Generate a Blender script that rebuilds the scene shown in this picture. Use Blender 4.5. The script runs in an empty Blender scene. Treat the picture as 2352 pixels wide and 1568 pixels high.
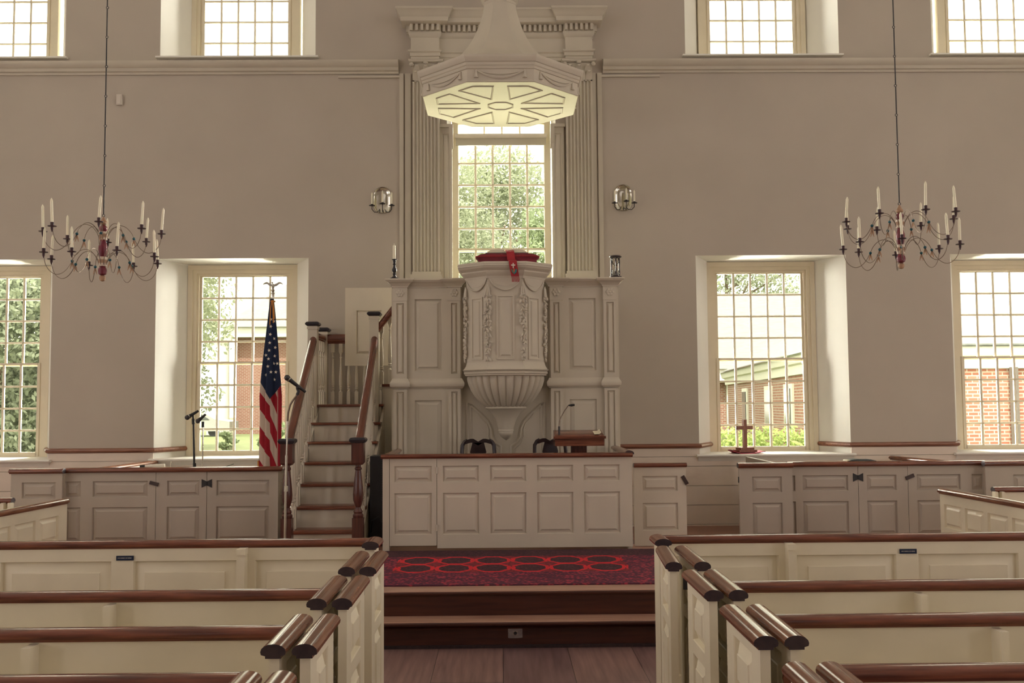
import bpy, bmesh, math, random
from math import sin, cos, pi, radians as rad, hypot, atan2
from mathutils import Vector, Matrix
S = bpy.context.scene
COL = S.collection

# ------------------------------------------------------------------ camera
YAW, PITCH, ROLL, FPX, CZ = 0.011, 0.062, 0.0075, 2290.0, 1.75
fw = Vector((sin(YAW)*cos(PITCH), cos(YAW)*cos(PITCH), sin(PITCH)))
r0 = Vector((cos(YAW), -sin(YAW), 0)); u0 = r0.cross(fw)
cr = cos(ROLL)*r0 - sin(ROLL)*u0; cu = cos(ROLL)*u0 + sin(ROLL)*r0
cam = bpy.data.cameras.new('camera'); co = bpy.data.objects.new('camera', cam); COL.objects.link(co)
co.matrix_world = Matrix(((cr.x, cu.x, -fw.x, 0), (cr.y, cu.y, -fw.y, 0), (cr.z, cu.z, -fw.z, CZ), (0, 0, 0, 1)))
cam.sensor_width = 36; cam.lens = 36*FPX/2352; cam.clip_end = 400
S.camera = co
# ------------------------------------------------------------------ light
S.view_settings.view_transform = 'Standard'; S.view_settings.look = 'None'
S.view_settings.gamma = 1; S.view_settings.use_curve_mapping = False
S.view_settings.exposure = 0.0
S.cycles.use_denoising = True
S.cycles.max_bounces = 8; S.cycles.diffuse_bounces = 5; S.cycles.transparent_max_bounces = 12
S.cycles.sample_clamp_indirect = 6
wd = bpy.data.worlds.new('sky'); S.world = wd; wd.use_nodes = True
bg = wd.node_tree.nodes['Background']
bg.inputs['Color'].default_value = (1.0, .98, .85, 1); bg.inputs['Strength'].default_value = 5.0
sun = bpy.data.lights.new('sun', 'SUN'); sun.energy = 8; sun.angle = rad(2); sun.color = (1, .97, .92)
so = bpy.data.objects.new('sun', sun); COL.objects.link(so); so.rotation_euler = (rad(30), 0, 0)
def daylight_helper(x, y, z, w, h, aim, power, col=(1, .91, .93), portal=False):
    l = bpy.data.lights.new('daylight_helper', 'AREA'); l.shape = 'RECTANGLE'; l.size = w; l.size_y = h
    l.energy = power; l.color = col
    o = bpy.data.objects.new('daylight_helper', l); COL.objects.link(o); o.location = (x, y, z)
    o.rotation_euler = Vector(aim).to_track_quat('-Z', 'Y').to_euler()
    if portal: l.cycles.is_portal = True
PW = 21
# added lamps hidden outside each window, standing for sky light and ground bounce
KEY, SIDEK, UPW = 150, 700, 170
for cx, z0, z1 in ((-6.42,1.1,3.5), (-3.285,1.1,3.5), (3.335,1.1,3.5), (6.49,1.1,3.5), (-6.40,6.1,8.5), (-3.28,6.1,8.5), (3.295,6.1,8.5), (6.43,6.1,8.5)):
    daylight_helper(cx, 14.1, z1+1.15, 3.2, 1.4, (0, -1, -.95), KEY, (1, .96, .84))
    daylight_helper(cx, 13.7, z0-.75, 2.6, .8, (0, -.75, 1), UPW, (1, .95, .72))
    for s_ in (-1, 1):
        daylight_helper(cx*1.095+s_*1.4, 13.9, (z0+z1)/2+.3, .7, 2.6, (-s_*.85, -.6, 0), SIDEK, (1, .97, .92))  # added side lamps, out of view, to brighten the window reveals
daylight_helper(.03, 14.1, 6.35, 3.0, 1.4, (0, -1, -.8), KEY, (1, .96, .84))
for s_ in (-1, 1): daylight_helper(.03+s_*1.4, 13.9, 4.2, .7, 2.6, (-s_*.85, -.6, 0), SIDEK, (1, .97, .92))
daylight_helper(.03, 13.1, 2.6, 1.1, .7, (0, -1, .9), 170, (1, .97, .66))  # added lamp hidden in the central opening, lights the sounding board from below
for yy, kf, ku in ((9.6, .9, .3), (5.6, 1.3, 2.6), (1.6, 2.2, 1.5), (-2.4, 4.2, .9)):  # added fill lamps standing for daylight at the closed side wall niches
    for sx in (-1, 1):
        daylight_helper(sx*8.88, yy, 2.45, 1.4, 2.3, (-sx, 0, 0), PW*kf)
        daylight_helper(sx*8.88, yy, 7.2, 1.4, 2.3, (-sx, 0, 0), PW*ku)
for xx in (-4.5, 0.0, 4.5):  # added fill lamps at the closed back wall niches
    daylight_helper(xx, -5.88, 7.2, 1.4, 2.3, (0, 1, 0), PW*.3)
for xx, zz, w, h in ((-6.42, 2.33, 1.3, 2.3), (-3.285, 2.33, 1.3, 2.3), (3.335, 2.33, 1.3, 2.3), (6.49, 2.33, 1.3, 2.3), (.03, 4.2, 1.2, 2.6),
                     (-6.42, 7.3, 1.3, 2.3), (-3.27, 7.3, 1.3, 2.3), (3.29, 7.3, 1.3, 2.3), (6.49, 7.3, 1.3, 2.3)):
    daylight_helper(xx, 12.95, zz, w, h, (0, -1, 0), 10, portal=True)

# ------------------------------------------------------------------ helpers
class MB:
    def __init__(s): s.v = []; s.f = []; s.mi = []; s.m = 0
    def add(s, vs, fs):
        b = len(s.v); s.v += [tuple(p) for p in vs]
        for f in fs: s.f.append(tuple(i+b for i in f)); s.mi.append(s.m)
    def box(s, x0, x1, y0, y1, z0, z1):
        s.add([(x0,y0,z0),(x1,y0,z0),(x1,y1,z0),(x0,y1,z0),(x0,y0,z1),(x1,y0,z1),(x1,y1,z1),(x0,y1,z1)],
              [(3,2,1,0),(4,5,6,7),(0,1,5,4),(1,2,6,5),(2,3,7,6),(3,0,4,7)]); return s
    def loft(s, rings, caps=True, closed=True):
        n = len(rings[0]); b = []
        for r in rings: b += list(r)
        fs = []
        for k in range(len(rings)-1):
            for i in range(n if closed else n-1):
                j = (i+1) % n; fs.append((k*n+i, k*n+j, (k+1)*n+j, (k+1)*n+i))
        if caps: fs.append(tuple(range(n-1, -1, -1))); fs.append(tuple(range((len(rings)-1)*n, len(rings)*n)))
        s.add(b, fs); return s
    def ext(s, prof, ax, a0, a1):
        def P(p, a):
            return (a, p[0], p[1]) if ax == 'x' else (p[0], a, p[1]) if ax == 'y' else (p[0], p[1], a)
        return s.loft([[P(p, a0) for p in prof], [P(p, a1) for p in prof]])
    def lathe(s, prof, cx=0, cy=0, n=20, mod=None):
        rings = []
        for r, z in prof:
            rings.append([(cx+r*(mod(2*pi*i/n, z) if mod else 1)*cos(2*pi*i/n), cy+r*(mod(2*pi*i/n, z) if mod else 1)*sin(2*pi*i/n), z) for i in range(n)])
        return s.loft(rings)
    def tube(s, pts, r, n=8, taper=None):
        pts = [Vector(p) for p in pts]; rings = []
        t = (pts[1]-pts[0]).normalized(); up = Vector((0,0,1)) if abs(t.z) < .9 else Vector((1,0,0))
        a = t.cross(up).normalized()
        for i, p in enumerate(pts):
            t = (pts[min(i+1, len(pts)-1)]-pts[max(i-1, 0)]).normalized()
            a = (a - t*a.dot(t)).normalized(); b = t.cross(a)
            rr = r if taper is None else r*taper[i]
            rings.append([p+rr*(cos(2*pi*k/n)*a+sin(2*pi*k/n)*b) for k in range(n)])
        return s.loft(rings)
    def ball(s, c, r, n=12, m=8):
        if not hasattr(r, '__len__'): r = (r, r, r)
        rings = [[(c[0]+r[0]*sin(pi*j/m)*cos(2*pi*i/n), c[1]+r[1]*sin(pi*j/m)*sin(2*pi*i/n), c[2]-r[2]*cos(pi*j/m)) for i in range(n)] for j in range(1, m)]
        b = [p for q in rings for p in q]; fs = []
        for k in range(m-2):
            for i in range(n):
                j = (i+1) % n; fs.append((k*n+i, k*n+j, (k+1)*n+j, (k+1)*n+i))
        b += [(c[0], c[1], c[2]-r[2]), (c[0], c[1], c[2]+r[2])]; t = len(b)-2
        for i in range(n):
            j = (i+1) % n; fs.append((t, j, i)); fs.append((t+1, (m-2)*n+i, (m-2)*n+j))
        s.add(b, fs); return s
    def sweep(s, path, prof, closed=False):
        """path: (x, y) points; prof: (offset to the right of travel, z), closed outline"""
        P = [Vector(p) for p in path]; n = len(P); rings = []
        for i in range(n):
            d0 = (P[i]-P[i-1]).normalized() if (i > 0 or closed) else None
            d1 = (P[(i+1) % n]-P[i]).normalized() if (i < n-1 or closed) else None
            if d0 is None: d0 = d1
            if d1 is None: d1 = d0
            n0 = Vector((d0.y, -d0.x)); n1 = Vector((d1.y, -d1.x)); m = (n0+n1)
            m = m/max(m.dot(n0), .2)
            rings.append([(P[i].x+m.x*o, P[i].y+m.y*o, z) for o, z in prof])
        if closed:
            k = len(prof); b = [p for r in rings for p in r]; fs = []
            for a in range(n):
                c = (a+1) % n
                for i in range(k):
                    j = (i+1) % k; fs.append((a*k+i, a*k+j, c*k+j, c*k+i))
            s.add(b, fs)
        else: s.loft(rings)
        return s
    def xf(s, M, start=0):
        s.v[start:] = [tuple(M @ Vector(p)) for p in s.v[start:]]; return s
    def panelled(s, x0, x1, z0, z1, y, th, panels, bw=.03, groove=.02):
        """slab facing -Y with raised and fielded panels cut into its face"""
        xs = sorted({x0, x1} | {v for p in panels for v in p[:2]}); zs = sorted({z0, z1} | {v for p in panels for v in p[2:]})
        inside = lambda x, z: any(p[0] < x < p[1] and p[2] < z < p[3] for p in panels)
        for i in range(len(xs)-1):
            for j in range(len(zs)-1):
                if not inside((xs[i]+xs[i+1])/2, (zs[j]+zs[j+1])/2):
                    s.add([(xs[i],y,zs[j]),(xs[i+1],y,zs[j]),(xs[i+1],y,zs[j+1]),(xs[i],y,zs[j+1])], [(0,1,2,3)])
        for a, b, c, d in panels:
            rs = []
            for ins, dep in ((0,0),(.003,.005),(.006,groove),(.010,groove),(.010+bw,.003),(.013+bw,-.002)):
                rs.append([(a+ins,y+dep,c+ins),(b-ins,y+dep,c+ins),(b-ins,y+dep,d-ins),(a+ins,y+dep,d-ins)])
            n0 = len(s.f); s.loft(rs)
            del s.f[n0+4*5]; del s.mi[n0+4*5]
        s.add([(x0,y,z0),(x1,y,z0),(x1,y+th,z0),(x0,y+th,z0),(x0,y,z1),(x1,y,z1),(x1,y+th,z1),(x0,y+th,z1)],
              [(3,2,1,0),(4,5,6,7),(1,2,6,5),(2,3,7,6),(3,0,4,7)]); return s

ORG = {}
def build(name, mb, mat, parent=None, world=True, smooth=True, ang=35):
    off = ORG.get(parent.name, Vector()) if (parent is not None and world) else Vector()
    me = bpy.data.meshes.new(name)
    me.from_pydata([tuple(Vector(p)-off) for p in mb.v], [], mb.f)
    for m in (mat if isinstance(mat, (list, tuple)) else [mat]): me.materials.append(m)
    if isinstance(mat, (list, tuple)): me.polygons.foreach_set('material_index', mb.mi)
    bm = bmesh.new(); bm.from_mesh(me); bmesh.ops.recalc_face_normals(bm, faces=bm.faces); bm.to_mesh(me); bm.free()
    if smooth:
        me.shade_smooth(); me.set_sharp_from_angle(angle=rad(ang))
    o = bpy.data.objects.new(name, me); COL.objects.link(o)
    if parent is not None: o.parent = parent; ORG[o.name] = off
    return o
def tag(o, label=None, cat=None, group=None, kind=None):
    if label: o['label'] = label
    if cat: o['category'] = cat
    if group: o['group'] = group
    if kind: o['kind'] = kind
    return o
def thing(name, label, cat, loc=(0,0,0), group=None, rz=0):
    o = bpy.data.objects.new(name, None); COL.objects.link(o); o.location = loc; o.rotation_euler = (0,0,rz)
    o.empty_display_size = .1
    ORG[o.name] = Vector(loc); return tag(o, label, cat, group)
def struct(name, mb, mat, parent=None, **k):
    o = build(name, mb, mat, parent, **k)
    if parent is None: o['kind'] = 'structure'
    return o

# ------------------------------------------------------------------ materials
def mat(name, col, rough=.5, metal=0, var=.06, scale=6, bump=0, stretch=(1,1,1), col2=None, spec=None, bscale=None, trans=0):
    m = bpy.data.materials.new(name); m.use_nodes = True; nt = m.node_tree; N = nt.nodes; L = nt.links
    p = N['Principled BSDF']; p.inputs['Roughness'].default_value = rough; p.inputs['Metallic'].default_value = metal
    if spec is not None: p.inputs['Specular IOR Level'].default_value = spec
    tc = N.new('ShaderNodeTexCoord'); mp = N.new('ShaderNodeMapping'); mp.inputs['Scale'].default_value = stretch
    L.new(tc.outputs['Object'], mp.inputs['Vector'])
    nz = N.new('ShaderNodeTexNoise'); nz.inputs['Scale'].default_value = scale; nz.inputs['Detail'].default_value = 5
    L.new(mp.outputs[0], nz.inputs['Vector'])
    rp = N.new('ShaderNodeValToRGB'); c2 = col2 or tuple(min(1, c*(1+var)) for c in col); c1 = col if col2 else tuple(c*(1-var) for c in col)
    rp.color_ramp.elements[0].position = .32; rp.color_ramp.elements[1].position = .68
    rp.color_ramp.elements[0].color = (*c1, 1); rp.color_ramp.elements[1].color = (*c2, 1)
    L.new(nz.outputs['Fac'], rp.inputs['Fac']); L.new(rp.outputs['Color'], p.inputs['Base Color'])
    if bump:
        b = N.new('ShaderNodeBump'); b.inputs['Strength'].default_value = bump; b.inputs['Distance'].default_value = .004
        if bscale:
            n2 = N.new('ShaderNodeTexNoise'); n2.inputs['Scale'].default_value = bscale; n2.inputs['Detail'].default_value = 4
            L.new(tc.outputs['Object'], n2.inputs['Vector']); L.new(n2.outputs['Fac'], b.inputs['Height'])
        else: L.new(nz.outputs['Fac'], b.inputs['Height'])
        L.new(b.outputs['Normal'], p.inputs['Normal'])
    if trans: p.inputs['Subsurface Weight'].default_value = trans; p.inputs['Subsurface Radius'].default_value = (.02,.015,.01)
    return m
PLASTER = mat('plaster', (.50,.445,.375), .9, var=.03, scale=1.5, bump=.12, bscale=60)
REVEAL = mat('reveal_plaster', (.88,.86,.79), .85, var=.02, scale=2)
TRIMP = mat('trim_paint', (.58,.53,.43), .5, var=.03, scale=3, bump=.05)
SASH = mat('sash_paint', (.84,.76,.58), .5, var=.03, scale=4)
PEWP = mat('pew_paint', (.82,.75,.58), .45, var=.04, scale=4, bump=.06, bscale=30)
PULP = mat('pulpit_paint', (.60,.545,.445), .5, var=.03, scale=3)
BOARD_SHADED = mat('shaded_board_paint', (.46,.40,.335), .55, var=.04, scale=3)  # darkened paint: shade on the front box pews put into the colour
SCREENP = mat('screen_paint', (.60,.54,.445), .5, var=.04, scale=3, bump=.05, bscale=30)
WAINS = mat('wainscot_paint', (.76,.66,.56), .5, var=.04, scale=3)
MAHX = mat('mahogany', (.085,.024,.015), .15, col2=(.23,.072,.038), scale=9, stretch=(.35,5,5), bump=.04)
MAHY = mat('mahogany_lengthwise', (.12,.042,.024), .15, col2=(.27,.115,.062), scale=9, stretch=(5,.35,5), bump=.05)
MAHZ = mat('mahogany_upright', (.06,.02,.016), .25, col2=(.115,.036,.026), scale=9, stretch=(5,5,.35), bump=.04)
ENDG = mat('dark_end_grain', (.03,.018,.024), .4, col2=(.05,.03,.035), scale=40)
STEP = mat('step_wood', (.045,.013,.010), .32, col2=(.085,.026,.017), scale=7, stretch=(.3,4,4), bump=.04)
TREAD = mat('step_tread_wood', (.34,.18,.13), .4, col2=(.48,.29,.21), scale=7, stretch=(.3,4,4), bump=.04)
DOORLIT = mat('lit_door_paint', (.70,.635,.51), .5, var=.03, scale=3)  # lightened cream: window light on the pulpit door put into the colour
NAVY = mat('blackened_wood', (.018,.016,.024), .35, var=.2)
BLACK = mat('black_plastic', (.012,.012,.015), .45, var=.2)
IRON = mat('black_iron', (.02,.018,.02), .45, var=.3, scale=30)
WIRE = mat('dark_wire', (.20,.15,.115), .35, metal=.7, var=.2)
RUST = mat('maroon_iron', (.05,.016,.022), .5, var=.3, scale=30)
PEWTER = mat('pewter_metal', (.62,.60,.52), .12, metal=1, var=.1, scale=12)
CHROME = mat('chrome', (.62,.6,.54), .25, metal=1, var=.05)
BRUSH = mat('brushed_plate', (.35,.34,.36), .35, metal=.8, var=.1, scale=40)
WAX = mat('candle_wax', (.93,.88,.68), .5, var=.03, trans=.15)
MAROON = mat('maroon_paint', (.16,.014,.03), .35, var=.15)
TAN = mat('tan_wood', (.40,.235,.14), .5, var=.12, scale=20)
CREAM = mat('cream_paint', (.66,.55,.44), .5, var=.05)
TEAL = mat('teal_bead', (.008,.075,.10), .25, var=.2)
DARKW = mat('dark_walnut', (.024,.012,.014), .3, var=.3, scale=20)
VELVET = mat('red_velvet', (.13,.008,.018), .75, col2=(.20,.012,.026), scale=10)
REDC = mat('red_cloth', (.30,.012,.022), .7, col2=(.40,.02,.03), scale=14)
WHITEC = mat('white_cloth', (.78,.72,.62), .8, var=.04)
BLUEC = mat('navy_cloth', (.012,.022,.055), .8, var=.15)
GOLD = mat('gold_cord', (.55,.22,.03), .6, var=.15)
SEA = mat('sea_green_cloth', (.03,.20,.21), .7, var=.1)
OLIVE = mat('grey_green_cloth', (.16,.17,.12), .7, var=.1)
ORANGE = mat('orange_cloth', (.55,.13,.06), .7, var=.1)
RAILW = mat('handrail_wood', (.105,.03,.018), .25, col2=(.15,.045,.026), scale=5, stretch=(3,.4,.4))
PAPER = mat('paper', (.72,.66,.50), .7, var=.05, scale=30)
COVER = mat('book_cover', (.04,.05,.05), .5, var=.1)
CROSSW = mat('cross_wood', (.17,.06,.035), .3, col2=(.27,.10,.055), scale=12, stretch=(4,4,.5))
SAND = mat('sand', (.42,.40,.37), .9, var=.1, scale=60)
PLASTIC = mat('cream_plastic', (.66,.60,.52), .5, var=.02)
GREENB = mat('green_book_cloth', (.02,.09,.05), .6, var=.1)

def glass(name, tint, gl=.05):
    m = bpy.data.materials.new(name); m.use_nodes = True; N = m.node_tree.nodes; L = m.node_tree.links
    N.remove(N['Principled BSDF']); t = N.new('ShaderNodeBsdfTransparent'); t.inputs['Color'].default_value = (*tint, 1)
    g = N.new('ShaderNodeBsdfGlossy'); g.inputs['Roughness'].default_value = .02
    fr = N.new('ShaderNodeFresnel'); fr.inputs['IOR'].default_value = 1.3
    nz = N.new('ShaderNodeTexNoise'); nz.inputs['Scale'].default_value = 9; b = N.new('ShaderNodeBump'); b.inputs['Strength'].default_value = .1
    L.new(nz.outputs['Fac'], b.inputs['Height']); L.new(b.outputs[0], g.inputs['Normal'])
    mx = N.new('ShaderNodeMixShader'); L.new(fr.outputs[0], mx.inputs[0]); L.new(t.outputs[0], mx.inputs[1]); L.new(g.outputs[0], mx.inputs[2])
    L.new(mx.outputs[0], N['Material Output'].inputs['Surface']); return m
GLASS = glass('window_glass', (.99, .99, .95))
CLEAR = glass('clear_glass', (.93, .93, .9))

def planks(name, c1, c2, along, width, rough=.4, gap=.006, extra=None):
    m = bpy.data.materials.new(name); m.use_nodes = True; nt = m.node_tree; N = nt.nodes; L = nt.links; p = N['Principled BSDF']
    tc = N.new('ShaderNodeTexCoord'); mp = N.new('ShaderNodeMapping')
    if along == 'y': mp.inputs['Rotation'].default_value = (0, 0, pi/2)
    L.new(tc.outputs['Object'], mp.inputs[0])
    br = N.new('ShaderNodeTexBrick'); br.inputs['Color1'].default_value = (*c1,1); br.inputs['Color2'].default_value = (*c2,1)
    br.inputs['Mortar'].default_value = (.02,.012,.012,1); br.inputs['Scale'].default_value = 1; br.inputs['Mortar Size'].default_value = gap
    br.inputs['Brick Width'].default_value = 3.2; br.inputs['Row Height'].default_value = width; br.inputs['Mortar Smooth'].default_value = .3
    L.new(mp.outputs[0], br.inputs['Vector'])
    nz = N.new('ShaderNodeTexNoise'); nz.inputs['Scale'].default_value = 3; nz.inputs['Detail'].default_value = 8
    m2 = N.new('ShaderNodeMapping'); m2.inputs['Scale'].default_value = (.6, 9, 1); L.new(mp.outputs[0], m2.inputs[0]); L.new(m2.outputs[0], nz.inputs['Vector'])
    mx = N.new('ShaderNodeMix'); mx.data_type = 'RGBA'; mx.blend_type = 'MULTIPLY'; mx.inputs[0].default_value = .75
    rp = N.new('ShaderNodeValToRGB'); rp.color_ramp.elements[0].position = .3; rp.color_ramp.elements[0].color = (.40,.36,.40,1); rp.color_ramp.elements[1].position = .7
    L.new(nz.outputs['Fac'], rp.inputs[0]); L.new(br.outputs['Color'], mx.inputs[6]); L.new(rp.outputs[0], mx.inputs[7]); L.new(mx.outputs[2], p.inputs['Base Color'])
    p.inputs['Roughness'].default_value = rough
    b = N.new('ShaderNodeBump'); b.inputs['Strength'].default_value = .15; L.new(nz.outputs['Fac'], b.inputs['Height']); L.new(b.outputs[0], p.inputs['Normal'])
    return m
FLOOR = planks('floor_planks', (.23,.135,.135), (.33,.20,.18), 'y', .46, .38, .0022)
SFLOOR = planks('side_floor_planks', (.30,.13,.085), (.36,.17,.11), 'x', .16, .35)
def brick(name, c1, c2, mortar, bw=.21, rh=.075, ms=.012):
    m = bpy.data.materials.new(name); m.use_nodes = True; nt = m.node_tree; N = nt.nodes; L = nt.links; p = N['Principled BSDF']
    tc = N.new('ShaderNodeTexCoord'); sp = N.new('ShaderNodeSeparateXYZ'); cb = N.new('ShaderNodeCombineXYZ'); ad = N.new('ShaderNodeMath')
    L.new(tc.outputs['Object'], sp.inputs[0]); L.new(sp.outputs[0], ad.inputs[0]); L.new(sp.outputs[1], ad.inputs[1])
    L.new(ad.outputs[0], cb.inputs[0]); L.new(sp.outputs[2], cb.inputs[1])
    br = N.new('ShaderNodeTexBrick'); br.inputs['Color1'].default_value = (*c1,1); br.inputs['Color2'].default_value = (*c2,1); br.inputs['Mortar'].default_value = (*mortar,1)
    br.inputs['Scale'].default_value = 1; br.inputs['Brick Width'].default_value = bw; br.inputs['Row Height'].default_value = rh; br.inputs['Mortar Size'].default_value = ms; br.inputs['Bias'].default_value = -.2
    L.new(cb.outputs[0], br.inputs['Vector']); L.new(br.outputs[0], p.inputs['Base Color']); p.inputs['Roughness'].default_value = .9
    return m
BRICK = brick('red_brick', (.20,.072,.045), (.26,.125,.085), (.30,.28,.235))
BRICKF = brick('far_brick', (.16,.062,.04), (.19,.085,.06), (.24,.19,.155))
ROOF = mat('pale_slate', (.14,.135,.122), .8, col2=(.18,.176,.158), scale=3, stretch=(1,1,8))
EXTW = mat('white_exterior_paint', (.55,.54,.48), .7, var=.03)
DGLASS = mat('dark_window_glass', (.07,.075,.07), .15, var=.3)
LEAF = mat('leaf', (.15,.195,.10), .7, col2=(.29,.345,.20), scale=1.3)
HEDGE = mat('hedge_leaf', (.19,.25,.07), .7, col2=(.34,.42,.14), scale=1.5)
LEAFP = mat('pale_leaf', (.19,.22,.13), .7, col2=(.34,.37,.26), scale=1.2)
LEAFD = mat('conifer_leaf', (.15,.18,.12), .7, col2=(.31,.35,.25), scale=1.1)
for LM in (LEAF, LEAFP, LEAFD, HEDGE):
    nt_ = LM.node_tree; pb_ = nt_.nodes['Principled BSDF']; tl_ = nt_.nodes.new('ShaderNodeBsdfTranslucent'); ms_ = nt_.nodes.new('ShaderNodeMixShader'); ms_.inputs[0].default_value = .5
    nt_.links.new(pb_.inputs['Base Color'].links[0].from_socket, tl_.inputs['Color']); nt_.links.new(pb_.outputs[0], ms_.inputs[1]); nt_.links.new(tl_.outputs[0], ms_.inputs[2])
    nt_.links.new(ms_.outputs[0], nt_.nodes['Material Output'].inputs['Surface'])
BARK = mat('bark', (.16,.12,.085), .9, var=.2)
GRASS = mat('lawn', (.095,.115,.035), .9, col2=(.125,.145,.055), scale=2)
CARW = mat('white_car_paint', (.28,.28,.26), .25, var=.02)

def rugmat():
    m = bpy.data.materials.new('rug_pattern'); m.use_nodes = True; nt = m.node_tree; N = nt.nodes; L = nt.links; p = N['Principled BSDF']
    p.inputs['Roughness'].default_value = .95
    tc = N.new('ShaderNodeTexCoord'); sp = N.new('ShaderNodeSeparateXYZ'); L.new(tc.outputs['Object'], sp.inputs[0])
    def M(op, a, b=None, c=None):
        n = N.new('ShaderNodeMath'); n.operation = op
        for i, v in enumerate((a, b, c)):
            if v is None: continue
            if isinstance(v, (int, float)): n.inputs[i].default_value = v
            else: L.new(v, n.inputs[i])
        return n.outputs[0]
    X, Y = sp.outputs[0], sp.outputs[1]
    PX, PY, X0, Y0 = .3175, .405, -.722, 8.372
    wob = N.new('ShaderNodeTexNoise'); wob.inputs['Scale'].default_value = 9; L.new(tc.outputs['Object'], wob.inputs['Vector'])
    X = M('ADD', X, M('MULTIPLY', M('SUBTRACT', wob.outputs['Fac'], .5), .05))
    u = M('DIVIDE', M('SUBTRACT', X, X0), PX); v = M('DIVIDE', M('SUBTRACT', Y, Y0), PY)
    du = M('ABSOLUTE', M('SUBTRACT', u, M('ROUND', u))); dv = M('ABSOLUTE', M('SUBTRACT', v, M('ROUND', v)))
    au = M('DIVIDE', du, .455); av = M('DIVIDE', dv, .47)
    r = M('MAXIMUM', M('MAXIMUM', au, av), M('MULTIPLY', M('ADD', au, av), .70))
    ring = M('MULTIPLY', M('LESS_THAN', r, 1.06), M('GREATER_THAN', r, .86))
    link = M('MULTIPLY', M('GREATER_THAN', r, 1.0), M('LESS_THAN', dv, .1))
    ring = M('MAXIMUM', ring, link)
    infield = M('MULTIPLY', M('MULTIPLY', M('LESS_THAN', u, 5.56), M('GREATER_THAN', u, -.56)), M('MULTIPLY', M('LESS_THAN', v, 1.52), M('GREATER_THAN', v, -.52)))
    ring = M('MULTIPLY', ring, infield)
    nz = N.new('ShaderNodeTexNoise'); nz.inputs['Scale'].default_value = 55; nz.inputs['Detail'].default_value = 3; L.new(tc.outputs['Object'], nz.inputs['Vector'])
    vo = N.new('ShaderNodeTexVoronoi'); vo.inputs['Scale'].default_value = 34; L.new(tc.outputs['Object'], vo.inputs['Vector'])
    def ramp(src, a, b, p0=.4, p1=.6):
        q = N.new('ShaderNodeValToRGB'); q.color_ramp.elements[0].position = p0; q.color_ramp.elements[1].position = p1
        q.color_ramp.elements[0].color = (*a,1); q.color_ramp.elements[1].color = (*b,1); L.new(src, q.inputs[0]); return q.outputs[0]
    def mix(f, a, b):
        q = N.new('ShaderNodeMix'); q.data_type = 'RGBA'; L.new(f, q.inputs[0]); L.new(a, q.inputs[6]); L.new(b, q.inputs[7]); return q.outputs[2]
    ground = ramp(nz.outputs['Fac'], (.11,.010,.018), (.26,.016,.03), .42, .6)
    n3 = N.new('ShaderNodeTexNoise'); n3.inputs['Scale'].default_value = 14; n3.inputs['Detail'].default_value = 6; L.new(tc.outputs['Object'], n3.inputs['Vector'])
    border = ramp(M('ADD', M('MULTIPLY', vo.outputs['Distance'], .7), M('MULTIPLY', M('SUBTRACT', n3.outputs['Fac'], .42), .9)), (.42,.03,.06), (.075,.011,.032), .12, .45)
    lines = M('LESS_THAN', M('FRACT', M('MULTIPLY', Y, 9.0)), .18)
    dark = ramp(nz.outputs['Fac'], (.035,.008,.016), (.13,.03,.045), .45, .75)
    red = ramp(nz.outputs['Fac'], (.52,.008,.018), (.66,.014,.026))
    inside = M('MULTIPLY', M('LESS_THAN', r, .86), infield)
    bmask = M('SUBTRACT', 1.0, infield)
    rear = M('GREATER_THAN', Y, 9.0)
    c = mix(bmask, ground, border); c = mix(M('MULTIPLY', rear, bmask), c, dark)
    c = mix(inside, c, dark); c = mix(ring, c, red)
    L.new(c, p.inputs['Base Color'])
    b = N.new('ShaderNodeBump'); b.inputs['Strength'].default_value = .3; L.new(nz.outputs['Fac'], b.inputs['Height']); L.new(b.outputs[0], p.inputs['Normal'])
    return m
RUG = rugmat()

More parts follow.
